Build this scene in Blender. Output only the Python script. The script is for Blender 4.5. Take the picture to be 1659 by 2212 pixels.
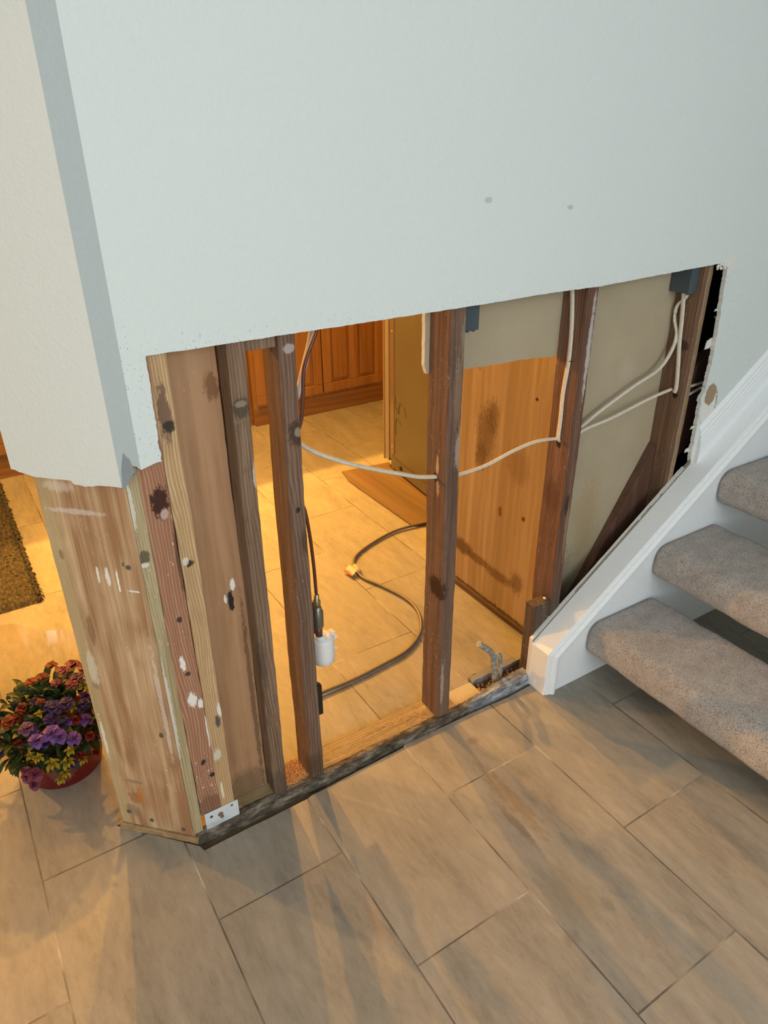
import bpy, bmesh, math, random
from mathutils import Vector, Matrix, noise
random.seed(7)
S = bpy.context.scene
for o in list(bpy.data.objects): bpy.data.objects.remove(o)
COL = S.collection

# ------------------------------------------------------------------ camera, world, lights, exposure
cd = bpy.data.cameras.new('camera'); cam = bpy.data.objects.new('camera', cd); COL.objects.link(cam)
cam.location = (0.12029, -1.26547, 1.49705)
cam.rotation_euler = (math.radians(62.0807), math.radians(0.4122), math.radians(-32.2634))
cd.sensor_fit = 'VERTICAL'; cd.sensor_height = 36; cd.lens = 36*1548.83/2212; cd.clip_start = .02
S.camera = cam
S.view_settings.view_transform = 'Standard'; S.view_settings.look = 'None'
S.view_settings.gamma = 1; S.view_settings.use_curve_mapping = False
S.view_settings.exposure = 0.0
W = bpy.data.worlds.new('world'); S.world = W; W.use_nodes = True
W.node_tree.nodes['Background'].inputs[0].default_value = (.60, .68, .80, 1)
W.node_tree.nodes['Background'].inputs[1].default_value = 0.12

def area(name, loc, target, size, power, color, sy=None, shape='RECTANGLE', spread=180):
    l = bpy.data.lights.new(name, 'AREA'); l.shape = shape; l.size = size; l.size_y = sy or size
    l.energy = power; l.color = color; l.spread = math.radians(spread)
    o = bpy.data.objects.new(name, l); COL.objects.link(o); o.location = loc
    d = Vector(target)-Vector(loc); o.rotation_euler = d.to_track_quat('-Z', 'Y').to_euler()
    return o
COOL = (.81, .94, 1.0); WARM = (1.0, .475, .08)
# daylight through the hall window on the left plus two added cool fills
area('hall_window_daylight', (-2.12, -2.2, 1.55), (.9, -.3, 1.0), 1.5, 27, COOL, 1.5)
area('front_cool_fill', (.35, -3.33, 1.45), (.9, 0, 1.15), 1.5, 44, COOL, 1.7)  # added frontal fill before the solid back wall
area('overhead_cool_fill', (1.0, -2.9, 2.42), (1.0, -.9, .4), 1.8, 38, (.78, .90, 1.0), 1.2)  # added overhead fill for the hall floor and treads
# warm ceiling lamps of the kitchen
for nm, x, y, e in (('kitchen_ceiling_lamp', 1.70, 3.6, 115), ('kitchen_ceiling_lamp', .92, 3.6, 115), ('kitchen_ceiling_lamp', -1.9, 3.5, 112)):
    area(nm, (x, y, 2.40), (x*.8, 0, 0), .07, e, WARM, shape='DISK')
for x, y, e in ((-.25, 1.95, 17), (1.2, 2.0, 22)):
    area('kitchen_floor_fill', (x, y, 2.42), (x, y+.02, 0), .25, e, (1.0, .475, .078), .25, spread=95)  # added warm fills that brighten the kitchen floor

# ------------------------------------------------------------------ node helpers
class NT:
    def __init__(s, name, rough=.6, spec=.3):
        s.m = bpy.data.materials.new(name); s.m.use_nodes = True; s.t = s.m.node_tree
        s.b = s.t.nodes['Principled BSDF']; s.b.inputs['Roughness'].default_value = rough
        s.b.inputs['Specular IOR Level'].default_value = spec
    def n(s, typ, **kw):
        nd = s.t.nodes.new(typ)
        for k, v in kw.items(): setattr(nd, k, v)
        return nd
    def l(s, a, b): s.t.links.new(a, b)
    def inp(s, sock, v):
        if hasattr(v, 'is_linked') or isinstance(v, bpy.types.NodeSocket): s.l(v, sock)
        else: sock.default_value = v
    def math(s, op, a, b=0., c=None, clamp=False):
        nd = s.n('ShaderNodeMath', operation=op, use_clamp=clamp); s.inp(nd.inputs[0], a); s.inp(nd.inputs[1], b)
        if c is not None: s.inp(nd.inputs[2], c)
        return nd.outputs[0]
    def vmath(s, op, a, b=(0, 0, 0)):
        nd = s.n('ShaderNodeVectorMath', operation=op); s.inp(nd.inputs[0], a); s.inp(nd.inputs[1], b); return nd
    def pos(s): return s.n('ShaderNodeNewGeometry').outputs['Position']
    def noise(s, vec, scale, detail=4, rough=.55, dist=0, w=None):
        nd = s.n('ShaderNodeTexNoise'); s.l(vec, nd.inputs['Vector'])
        nd.inputs['Scale'].default_value = scale; nd.inputs['Detail'].default_value = detail
        nd.inputs['Roughness'].default_value = rough; nd.inputs['Distortion'].default_value = dist
        return nd.outputs['Fac']
    def scale(s, vec, sc, off=(0, 0, 0)):
        nd = s.n('ShaderNodeMapping'); s.l(vec, nd.inputs[0]); nd.inputs['Scale'].default_value = sc
        nd.inputs['Location'].default_value = off; return nd.outputs[0]
    def ramp(s, f, stops, interp='LINEAR'):
        nd = s.n('ShaderNodeValToRGB'); s.l(f, nd.inputs[0]); cr = nd.color_ramp; cr.interpolation = interp
        while len(cr.elements) < len(stops): cr.elements.new(.5)
        for e, (p, c) in zip(cr.elements, stops):
            e.position = p; e.color = (c, c, c, 1) if isinstance(c, (int, float)) else (*c, 1)
        return nd.outputs[0]
    def sstep(s, f, lo, hi):
        nd = s.n('ShaderNodeMapRange', interpolation_type='SMOOTHSTEP'); s.inp(nd.inputs[0], f)
        nd.inputs[1].default_value = lo; nd.inputs[2].default_value = hi; return nd.outputs[0]
    def mix(s, f, a, b, typ='MIX'):
        nd = s.n('ShaderNodeMix', data_type='RGBA', blend_type=typ); s.inp(nd.inputs[0], f)
        for i, v in ((6, a), (7, b)):
            if isinstance(v, tuple) and len(v) == 3: v = (*v, 1)
            s.inp(nd.inputs[i], v)
        return nd.outputs[2]
    def bump(s, h, strength, dist=.002):
        nd = s.n('ShaderNodeBump'); s.l(h, nd.inputs['Height']); nd.inputs['Strength'].default_value = strength
        nd.inputs['Distance'].default_value = dist; s.l(nd.outputs[0], s.b.inputs['Normal'])
    def marks(s, col, lst, nz=None, amp=2.6, sharp=1.0):
        """knots, stains, paint dabs and painted stud shadows with a place of their own: (centre, radii, colour, strength, softness)"""
        P = s.pos()
        if nz is None: nz = s.noise(P, 85, 6, .8)
        nz2 = s.math('MULTIPLY', s.math('SUBTRACT', nz, .47), amp)
        for c, r, k, st, so in lst:
            so = so*sharp
            d = s.vmath('LENGTH', s.vmath('DIVIDE', s.vmath('SUBTRACT', P, c).outputs[0], r).outputs[0]).outputs['Value']
            d = s.math('ADD', d, nz2)
            f = s.math('MULTIPLY', s.math('SUBTRACT', 1.0, s.sstep(d, 1-so, 1+so)), st)
            col = s.mix(f, col, k)
        return col
    def done(s, col): s.inp(s.b.inputs['Base Color'], (*col, 1) if isinstance(col, tuple) and len(col) == 3 else col); return s.m

def plain(name, col, rough=.5, metal=0, spec=.4, bump=0, bs=200):
    t = NT(name, rough, spec); t.b.inputs['Metallic'].default_value = metal
    P = t.pos(); n = t.noise(P, bs, 3)
    c = t.mix(n, tuple(x*.9 for x in col), tuple(min(1, x*1.1) for x in col))
    if bump: t.bump(n, bump, .001)
    return t.done(c)

def wood(name, dark, light, grain=70, axis='z', blotch=(.2, .13, .08), bl=.35, dirt=0., paint=0., marks=(), seed=0, rough=.7, rings=.5, off=(0, 0, 0)):
    t = NT(name, rough, .25); P = t.pos()
    st = {'z': (1, 1, .028), 'x': (.028, 1, 1), 'y': (1, .028, 1)}[axis]
    V = t.scale(P, st, (seed*1.7+off[0], seed*.9, seed*.37))
    warp = t.noise(t.scale(P, {'z': (1, 1, .25), 'x': (.25, 1, 1), 'y': (1, .25, 1)}[axis], (seed, 0, 0)), 9, 2)
    V2 = t.vmath('ADD', V, t.vmath('MULTIPLY', warp, (.018, .018, .006)).outputs[0]).outputs[0]
    g1 = t.noise(V2, grain, 5, .6, .3)
    g2 = t.noise(V2, grain*5, 3, .6)
    rings_ = t.n('ShaderNodeTexWave', wave_type='BANDS', bands_direction='DIAGONAL', wave_profile='SIN')
    t.l(V2, rings_.inputs['Vector']); rings_.inputs['Scale'].default_value = grain*1.3; rings_.inputs['Distortion'].default_value = 1.1
    rings_.inputs['Detail'].default_value = 2; rings_.inputs['Detail Scale'].default_value = .6
    f = t.math('ADD', t.math('MULTIPLY', g1, 1-rings*.5), t.math('MULTIPLY', rings_.outputs['Fac'], rings*.35))
    f = t.math('ADD', f, t.math('MULTIPLY', t.math('SUBTRACT', g2, .5), .35))
    col = t.ramp(f, [(.34, dark), (.52, tuple((a+b)/2 for a, b in zip(dark, light))), (.70, light)])
    b = t.noise(t.scale(P, {'z': (1, 1, .09), 'x': (.09, 1, 1), 'y': (1, .09, 1)}[axis], (seed*3, 0, 0)), 26, 4, .6)
    col = t.mix(t.math('MULTIPLY', t.sstep(b, .45, .75), bl), col, blotch)
    if dirt:
        d = t.noise(t.scale(P, (1, 1, .5), (seed*2, 1, 0)), 40, 5, .7)
        col = t.mix(t.math('MULTIPLY', t.sstep(d, .5, .75), dirt), col, (.05, .04, .032))
    if paint:
        d = t.noise(t.scale(P, (1, 1, .6), (0, seed*2, 4)), 150, 4, .7)
        e = t.noise(t.scale(P, (1, 1, .5), (0, seed, 9)), 11, 2)
        col = t.mix(t.math('MULTIPLY', t.math('MULTIPLY', t.sstep(d, .62, .68), t.sstep(e, .5, .66)), paint), col, (.72, .68, .62))
    if marks: col = t.marks(col, marks, t.noise(t.scale(P, tuple(1 if a == 1 else .4 for a in st)), 130, 6, .8), 2.4, .45)
    t.bump(t.math('ADD', g1, t.math('MULTIPLY', g2, .5)), .35, .0012)
    return t.done(col)

# ------------------------------------------------------------------ mesh helpers
class MB:
    def __init__(s): s.bm = bmesh.new()
    def box(s, x0, x1, y0, y1, z0, z1, bevel=0):
        vs = [s.bm.verts.new((x, y, z)) for x in (x0, x1) for y in (y0, y1) for z in (z0, z1)]
        fs = [s.bm.faces.new([vs[i] for i in q]) for q in ((0, 1, 3, 2), (4, 6, 7, 5), (0, 4, 5, 1), (2, 3, 7, 6), (0, 2, 6, 4), (1, 5, 7, 3))]
        if bevel:
            es = list({e for f in fs for e in f.edges})
            bmesh.ops.bevel(s.bm, geom=es, offset=bevel, segments=2, affect='EDGES', profile=.6)
        return s
    def prism(s, pts, fn0, fn1):
        a = [s.bm.verts.new(fn0(p)) for p in pts]; b = [s.bm.verts.new(fn1(p)) for p in pts]
        n = len(pts); fs = [s.bm.faces.new(a), s.bm.faces.new(b[::-1])]
        for i in range(n): fs.append(s.bm.faces.new((a[i], b[i], b[(i+1) % n], a[(i+1) % n])))
        return fs
    def tube(s, pts, r, n=10, flat=1.0, up=(0, 0, 1), cap=True, smooth=True):
        pts = [Vector(p) for p in pts]; rings = []; up = Vector(up)
        rr = r if isinstance(r, (list, tuple)) else [r]*len(pts)
        for i, p in enumerate(pts):
            d = (pts[min(i+1, len(pts)-1)]-pts[max(i-1, 0)]).normalized()
            a = d.cross(up)
            if a.length < 1e-3: a = d.cross(Vector((1, .1, 0)))
            a.normalize(); b = a.cross(d)
            rings.append([s.bm.verts.new(p+a*math.cos(2*math.pi*k/n)*rr[i]+b*math.sin(2*math.pi*k/n)*rr[i]*flat) for k in range(n)])
        for i in range(len(rings)-1):
            for k in range(n):
                f = s.bm.faces.new((rings[i][k], rings[i][(k+1) % n], rings[i+1][(k+1) % n], rings[i+1][k])); f.smooth = smooth
        if cap: s.bm.faces.new(rings[0][::-1]); s.bm.faces.new(rings[-1])
        return s
    def lathe(s, c, prof, n=24, axis=Vector((0, 0, 1)), close=True):
        axis = Vector(axis).normalized(); a = axis.cross(Vector((1, .02, 0)) if abs(axis.x) < .9 else Vector((0, 1, 0))).normalized(); b = axis.cross(a)
        c = Vector(c); rings = [[s.bm.verts.new(c+axis*h+(a*math.cos(2*math.pi*k/n)+b*math.sin(2*math.pi*k/n))*max(r, 1e-5)) for k in range(n)] for r, h in prof]
        for i in range(len(rings)-1):
            for k in range(n):
                f = s.bm.faces.new((rings[i][k], rings[i][(k+1) % n], rings[i+1][(k+1) % n], rings[i+1][k])); f.smooth = True
        if close: s.bm.faces.new(rings[0][::-1]); s.bm.faces.new(rings[-1])
        return s
    def cut(s, step=.02):
        """split long faces so that edges can be roughened"""
        es = [e for e in s.bm.edges if e.calc_length() > step*2]
        for e in es:
            if e.is_valid:
                k = int(e.calc_length()/step)
                bmesh.ops.subdivide_edges(s.bm, edges=[e], cuts=min(k, 60))
        return s
    def rough(s, amp, sc=20, seed=0):
        for v in s.bm.verts:
            q = v.co*sc+Vector((seed*7.1, seed*3.3, 0))
            v.co += Vector((noise.noise(q), noise.noise(q+Vector((31, 0, 0))), noise.noise(q+Vector((0, 57, 0)))))*amp
        return s
    def build(s, name, mat, parent=None, bevel=0, smooth=None, center=None):
        bmesh.ops.recalc_face_normals(s.bm, faces=s.bm.faces[:])
        me = bpy.data.meshes.new(name)
        co = [v.co for v in s.bm.verts]
        lo = [min(c[i] for c in co) for i in range(3)]; hi = [max(c[i] for c in co) for i in range(3)]
        o0 = Vector(((lo[0]+hi[0])/2, (lo[1]+hi[1])/2, lo[2]))
        for v in s.bm.verts: v.co -= o0
        s.bm.to_mesh(me); s.bm.free()
        for m in (mat if isinstance(mat, (list, tuple)) else [mat]): me.materials.append(m)
        o = bpy.data.objects.new(name, me); COL.objects.link(o)
        if parent is None: o.location = o0
        else:
            o.parent = parent; p = parent; w = Vector((0, 0, 0))
            while p: w += p.location; p = p.parent
            o.location = o0-w
        if bevel:
            b = o.modifiers.new('bevel', 'BEVEL'); b.width = bevel; b.segments = 2; b.limit_method = 'ANGLE'
        if smooth:
            for f in me.polygons: f.use_smooth = True
        return o
def tag(o, label, cat, group=None, kind=None):
    o['label'] = label; o['category'] = cat
    if group: o['group'] = group
    if kind: o['kind'] = kind
    return o
def struct(o): o['kind'] = 'structure'; return o
def empty(name, loc, label, cat, group=None):
    o = bpy.data.objects.new(name, None); COL.objects.link(o); o.location = loc; o.empty_display_size = .05
    return tag(o, label, cat, group)
def spline(pts, n=8):
    pts = [Vector(p) for p in pts]; out = []
    for i in range(len(pts)-1):
        p0 = pts[max(i-1, 0)]; p1 = pts[i]; p2 = pts[i+1]; p3 = pts[min(i+2, len(pts)-1)]
        for k in range(n):
            t = k/n
            out.append(.5*((2*p1)+(p2-p0)*t+(2*p0-5*p1+4*p2-p3)*t*t+(3*p1-p0-3*p2+p3)*t**3))
    return out+[pts[-1]]
def jag(pts, amps, step=.008, seed=1):
    """2D outline whose edges marked with an amplitude are torn"""
    rnd = random.Random(seed); out = []
    for i, p in enumerate(pts):
        q = pts[(i+1) % len(pts)]; a = amps[i]; out.append(p)
        if a:
            L = math.dist(p, q); n = max(1, int(L/step)); nx, ny = -(q[1]-p[1])/L, (q[0]-p[0])/L; w = 0
            for k in range(1, n):
                w = w*.6+rnd.uniform(-1, 1)*a
                out.append((p[0]+(q[0]-p[0])*k/n+nx*w, p[1]+(q[1]-p[1])*k/n+ny*w))
    return out

# ------------------------------------------------------------------ shared numbers
X0, TW, TL = .6242, .305, .610          # tile grid
YS, YD, YB, ZP = -.045, -.057, .034, .02    # stud front, drywall face, stud back, sill top

# ------------------------------------------------------------------ materials
def tile_material():
    t = NT('stone_look_tile', .5, .3); P = t.pos()
    sep = t.n('ShaderNodeSeparateXYZ'); t.l(P, sep.inputs[0]); x, y = sep.outputs[0], sep.outputs[1]
    u = t.math('DIVIDE', t.math('SUBTRACT', x, X0), TW); k = t.math('FLOOR', u)
    fx = t.math('MULTIPLY', t.math('SUBTRACT', u, k), TW)
    par = t.math('FLOORED_MODULO', k, 2.0)           # every other column is shifted by half a tile
    v = t.math('DIVIDE', t.math('ADD', y, t.math('ADD', .573, t.math('MULTIPLY', par, -.309))), TL); m = t.math('FLOOR', v)
    fy = t.math('MULTIPLY', t.math('SUBTRACT', v, m), TL)
    ex = t.math('MINIMUM', fx, t.math('SUBTRACT', TW, fx)); ey = t.math('MINIMUM', fy, t.math('SUBTRACT', TL, fy))
    e = t.math('MINIMUM', ex, ey)
    cid = t.n('ShaderNodeCombineXYZ'); t.l(k, cid.inputs[0]); t.l(m, cid.inputs[1])
    wn = t.n('ShaderNodeTexWhiteNoise', noise_dimensions='3D'); t.l(cid.outputs[0], wn.inputs[0])
    offs = t.vmath('MULTIPLY', wn.outputs['Color'], (7, 7, 7)).outputs[0]
    V = t.vmath('ADD', t.scale(P, (1, .28, 1)), offs).outputs[0]
    n1 = t.noise(V, 9, 5, .6, .6); n2 = t.noise(V, 60, 6, .75, .3); n3 = t.noise(P, 420, 2)
    V3 = t.vmath('ADD', t.scale(P, (1, .5, 1)), offs).outputs[0]
    n4 = t.noise(V3, 26, 6, .75, .4)
    f = t.math('ADD', t.math('MULTIPLY', n1, .46), t.math('ADD', t.math('MULTIPLY', n2, .42), t.math('MULTIPLY', n3, .12)))
    col = t.ramp(f, [(.34, (.160, .147, .122)), (.46, (.240, .218, .180)), (.55, (.288, .260, .213)), (.70, (.365, .330, .275))])
    col = t.mix(t.math('MULTIPLY', t.sstep(n4, .60, .76), .42), col, (.20, .15, .10))
    V5 = t.vmath('ADD', t.scale(P, (1, .8, 1)), offs).outputs[0]
    n5 = t.noise(V5, 4, 3, .5)
    col = t.mix(t.math('MULTIPLY', t.sstep(n5, .5, .72), .30), col, (.27, .27, .24))
    col = t.mix(t.math('MULTIPLY', wn.outputs['Value'], .16), col, (.30, .27, .22))
    col = t.marks(col, [((1.06, -.35, 0), (.022, .13, .1), (.16, .105, .06), .55, .6), ((1.02, -.42, 0), (.010, .08, .1), (.15, .10, .06), .5, .5),
                        ((.99, -.63, 0), (.05, .07, .1), (.21, .165, .10), .45, .7), ((1.05, -.69, 0), (.014, .02, .1), (.12, .10, .08), .4, .6),
                        ((.93, -.70, 0), (.018, .014, .1), (.12, .10, .08), .4, .6), ((1.10, -.155, 0), (.018, .014, .1), (.13, .10, .07), .5, .6),
                        ((.74, -.14, 0), (.05, .06, .1), (.21, .20, .17), .45, .8), ((.60, -.45, 0), (.012, .05, .1), (.22, .14, .08), .35, .8),  # first mark: stud B's soft shadow painted into the tile colour
                        ((1.22, -.33, 0), (.07, .12, .1), (.22, .21, .19), .4, .9)],  # shadow of the middle stud, painted grey on the tiles
                  t.noise(t.scale(P, (1, .6, 1)), 75, 5, .8))
    gn = t.noise(P, 22, 3)
    gw = t.math('MULTIPLY', gn, .0026)
    g = t.math('SUBTRACT', 1.0, t.sstep(t.math('SUBTRACT', e, gw), .0001, .0010))
    gcol = t.ramp(t.noise(t.scale(P, (1, 1, 1), (3, 1, 0)), 5, 3), [(.42, (.10, .09, .078)), (.54, (.19, .17, .14)), (.64, (.42, .39, .34))])
    sp5 = t.noise(t.scale(P, (1, .6, 1)), 170, 3, .7); col = t.mix(t.math('MULTIPLY', t.sstep(sp5, .62, .72), .35), col, (.12, .10, .075))
    col = t.mix(g, col, gcol)
    h = t.math('SUBTRACT', t.math('ADD', t.math('MULTIPLY', n2, .5), t.math('MULTIPLY', n3, .3)), t.math('MULTIPLY', g, 1.2))
    t.bump(h, .45, .0011)
    t.l(t.ramp(n1, [(.3, .42), (.7, .62)]), t.b.inputs['Roughness'])
    return t.done(col)
M_TILE = tile_material()

def wall_paint(name, col, marks=()):
    t = NT(name, .62, .25); P = t.pos()
    n = t.noise(P, 150, 3, .6); n2 = t.noise(P, 70, 3, .6)
    c = t.mix(t.noise(P, 2.2, 2), tuple(a*.97 for a in col), col)
    sp = t.noise(P, 210, 2, .5)
    if marks: c = t.marks(c, marks, t.noise(P, 70, 5, .75), .9, 1)
    if marks:      # cutting specks along the saw line
        sp = t.n('ShaderNodeSeparateXYZ'); t.l(P, sp.inputs[0])
        near = t.math('SUBTRACT', 1.0, t.sstep(sp.outputs[2], 1.172, 1.25)); nearx = t.math('MULTIPLY', t.math('SUBTRACT', 1.0, t.sstep(sp.outputs[0], .385, .425)), t.math('SUBTRACT', 1.0, t.sstep(sp.outputs[2], 1.15, 1.4)))
        dn = t.sstep(t.math('ADD', t.noise(P, 330, 2, .5), t.math('MULTIPLY', t.math('MAXIMUM', near, nearx), .06)), .735, .765)
        c = t.mix(t.math('MULTIPLY', t.math('MULTIPLY', dn, t.math('MAXIMUM', near, nearx)), .8), c, (.10, .10, .09))
    t.bump(t.math('ADD', n, t.math('MULTIPLY', n2, .9)), .5, .0018)
    return t.done(c)
GYP = (.78, .77, .73)
M_WALL = wall_paint('pale_wall_paint', (.66, .70, .685), [
    ((2.022, YD, .768), (.036, .03, .066), (.16, .13, .09), .8, .05), ((2.020, YD, .768), (.034, .03, .062), (.74, .73, .68), 1, .05),
    ((2.018, YD, .805), (.026, .03, .034), (.34, .25, .15), 1, .05),
    ((1.975, YD, 1.175), (.030, .03, .022), (.72, .70, .64), 1, .3),
    ((1.13, YD, 1.375), (.010, .03, .006), (.30, .33, .34), .5, .3), ((1.36, YD, 1.35), (.009, .03, .005), (.30, .33, .34), .5, .3)])
M_WALLC = wall_paint('pale_wall_paint_corner', (.655, .69, .66))
M_GREYBEAD = wall_paint('grey_corner_bead', (.47, .505, .50))
M_GYP = plain('broken_gypsum', (.68, .66, .61), .9, bump=.6, bs=260)
M_TRIM = plain('white_trim_gloss', (.80, .82, .83), .32, spec=.45)
M_KRAFT = (lambda t: (t.bump(t.noise(t.pos(), 300, 3), .15, .001), t.done(t.marks(t.mix(t.noise(t.pos(), 7, 4, .6), (.36, .29, .19), (.47, .39, .27)),
    [((1.66, YB, .42), (.05, .05, .17), (.30, .20, .09), .5, .8), ((1.58, YB, .25), (.06, .05, .10), (.16, .13, .09), .6, .8), ((1.74, YB, .90), (.03, .05, .03), (.5, .45, .36), .3, .8)])))[1])(NT('kraft_paper_board', .85, .15))
M_GALV = plain('galvanised_steel', (.40, .44, .47), .42, metal=.6)
M_BLUEBOX = plain('blue_grey_box_plastic', (.060, .078, .090), .45)
M_BLACK = plain('black_metal', (.016, .014, .013), .5)
M_BRASS = plain('brass_fitting', (.42, .34, .18), .35, metal=.8)
M_COPPER = plain('brown_copper', (.16, .07, .045), .4, metal=.5)
M_WPLAST = plain('white_plastic', (.74, .73, .72), .45)
M_CABLE = (lambda t: t.done(t.mix(t.sstep(t.noise(t.pos(), 130, 4), .4, .7), (.66, .59, .49), (.58, .51, .41))))(NT('cream_cable_sheath', .5))
M_CARPET = None
def carpet():
    t = NT('beige_stair_carpet', 1.0, .05); P = t.pos()
    n = t.noise(P, 420, 3, .7); v = t.n('ShaderNodeTexVoronoi'); t.l(P, v.inputs['Vector']); v.inputs['Scale'].default_value = 330
    v.inputs['Randomness'].default_value = 1
    d = v.outputs['Distance']
    big = t.noise(P, 26, 3, .6)
    col = t.ramp(t.math('ADD', t.math('MULTIPLY', n, .7), t.math('MULTIPLY', big, .3)), [(.34, (.33, .275, .235)), (.5, (.56, .495, .44)), (.66, (.73, .66, .60))])
    sp = t.n('ShaderNodeTexWhiteNoise'); t.l(v.outputs['Position'], sp.inputs[0])
    col = t.mix(t.math('MULTIPLY', t.sstep(sp.outputs['Value'], .85, .95), .5), col, (.17, .12, .10))
    col = t.mix(t.math('MULTIPLY', t.sstep(d, .55, .9), .6), col, (.17, .14, .12))
    t.bump(t.math('SUBTRACT', n, t.math('MULTIPLY', d, .9)), 1.0, .004)
    t.b.inputs['Sheen Weight'].default_value = .3
    return t.done(col)
M_CARPET = carpet()

# wood kinds
RED_D, RED_L = (.085, .036, .018), (.20, .092, .050)
M_STUD_B = wood('red_brown_stud', (.12, .066, .043), (.265, .165, .112), 60, dirt=.35, paint=.6, seed=1,
    marks=[((.684, YS, .97), (.022, .02, .028), (.05, .025, .015), .8, .5), ((.686, YS, .972), (.009, .02, .011), (.30, .23, .165), .8, .4), ((.672, YS, .80), (.006, .02, .006), (.02, .012, .01), .9, .4),
           ((.685, YS, .72), (.015, .02, .035), (.04, .025, .015), .6, .7), ((.676, YS, 1.14), (.012, .02, .01), (.5, .45, .4), .6, .4), ((.672, YS, .06), (.04, .05, .04), (.05, .035, .02), .5, .8)])
M_STUD_C = wood('mahogany_brown_stud', (.100, .054, .037), (.225, .135, .092), 75, dirt=.3, paint=.45, seed=2, rings=.4,
    marks=[((1.085, YS, .98), (.012, .02, .09), (.36, .25, .16), .3, .8), ((1.092, YS, .84), (.010, .02, .05), (.62, .55, .50), .35, .6), ((1.060, -.02, .45), (.02, .035, .035), (.028, .012, .008), .9, .5),
           ((1.07, YS, .14), (.006, .02, .075), (.45, .36, .28), .6, .4),
           ((1.059, -.010, .795), (.01, .006, .028), (.48, .33, .20), .9, .5), ((1.059, -.014, .735), (.01, .006, .020), (.45, .30, .18), .8, .5), ((1.059, -.003, .762), (.01, .009, .012), (.02, .012, .008), 1, .4),
           ((1.059, .030, .82), (.01, .008, .05), (.10, .085, .075), .7, .5), ((1.098, YS, 1.10), (.012, .02, .05), (.32, .25, .17), .5, .8)])
M_STUD_D = wood('reddish_stud', (.105, .050, .031), (.240, .130, .083), 60, dirt=.4, paint=.3, seed=3,
    marks=[((1.488, YS, 1.02), (.007, .02, .13), (.62, .58, .56), .6, .5), ((1.482, YS, .58), (.010, .02, .035), (.03, .015, .01), .8, .6), ((1.49, YS, .5), (.005, .02, .10), (.30, .20, .12), .7, .6),
           ((1.475, YS, .20), (.05, .05, .11), (.06, .05, .04), .6, .9), ((1.462, -.006, .755), (.01, .009, .011), (.02, .012, .008), 1, .4), ((1.462, .0, .60), (.02, .03, .05), (.06, .025, .015), .5, .8)])
M_STUD_F = wood('brown_end_stud', (.115, .058, .032), (.25, .145, .085), 80, dirt=.25, paint=.4, seed=4, rings=.5,
    marks=[((1.897, -.024, .816), (.01, .009, .010), (.02, .012, .008), 1, .4), ((1.895, -.02, .96), (.02, .018, .015), (.045, .025, .018), .8, .5), ((1.90, -.03, .52), (.05, .05, .04), (.10, .06, .04), .4, .8)])
M_STUD_FF = wood('tan_end_stud_front', (.20, .125, .070), (.36, .25, .15), 70, dirt=.3, paint=.5, seed=5)
M_STUD_A = wood('grey_brown_stud', (.135, .080, .048), (.30, .195, .125), 65, dirt=.35, paint=.4, seed=6,
    marks=[((.572, YS, 1.045), (.018, .02, .022), (.06, .045, .03), .8, .5), ((.572, YS, 1.052), (.011, .02, .007), (.30, .24, .165), .7, .4), ((.576, YS, .27), (.014, .02, .015), (.20, .11, .06), .8, .4),
           ((.585, YS, .90), (.004, .02, .03), (.65, .60, .55), .6, .4), ((.560, YS, .44), (.010, .02, .07), (.07, .05, .035), .6, .8), ((.57, YS, .05), (.05, .05, .05), (.07, .05, .035), .6, .9)])
M_POST_END = wood('pale_pine_board', (.31, .165, .078), (.58, .42, .25), 50, blotch=(.36, .18, .095), bl=.6, paint=.6, seed=7, rings=.35,
    marks=[((.218, .077, .5), (.017, .017, 1.2), (.43, .35, .18), .55, .5), ((.245, .05, .115), (.018, .018, .020), (.33, .16, .07), .9, .4), ((.256, .039, .125), (.006, .006, .03), (.50, .17, .03), .8, .5), ((.250, .045, .17), (.025, .025, .006), (.20, .15, .11), .6, .7),
           ((.225, .07, .455), (.009, .009, .014), (.30, .20, .11), .9, .4), ((.226, .069, .50), (.012, .012, .05), (.68, .62, .50), .5, .5), ((.24, .055, .60), (.008, .008, .045), (.20, .10, .05), .7, .6),
           ((.300, -.008, .735), (.003, .003, .035), (.80, .78, .74), 1, .3), ((.286, .008, .74), (.005, .005, .022), (.80, .78, .74), .8, .4), ((.272, .022, .742), (.003, .003, .02), (.80, .78, .74), .9, .3),
           ((.222, .073, .78), (.006, .006, .012), (.25, .15, .08), .8, .4), ((.322, -.029, .715), (.014, .014, .0022), (.80, .78, .74), .8, .3), ((.315, -.020, .775), (.0035, .0035, .006), (.12, .12, .09), .9, .3),
           ((.318, -.025, .34), (.0045, .0045, .005), (.13, .14, .08), .9, .3), ((.26, .034, .88), (.06, .06, .006), (.72, .68, .62), .4, .6), ((.245, .05, .93), (.03, .03, .012), (.72, .68, .60), .35, .7),
           ((.215, .08, .30), (.004, .004, .06), (.78, .75, .7), .7, .3), ((.330, -.036, .42), (.006, .006, .16), (.78, .75, .7), .35, .4), ((.235, .06, .07), (.02, .02, .02), (.16, .14, .09), .5, .7)])
M_POST_EDGE = wood('greenish_pine_edge', (.33, .25, .13), (.52, .42, .25), 80, paint=.9, seed=8, bl=.2,
    marks=[((.350, YS, .79), (.012, .02, .016), (.07, .055, .035), .8, .4), ((.349, YS, .775), (.009, .02, .006), (.7, .66, .6), .8, .4), ((.345, YS, .90), (.004, .02, .05), (.75, .72, .66), .6, .5), ((.344, YS, .40), (.006, .02, .14), (.78, .76, .70), .5, .4)])
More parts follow.
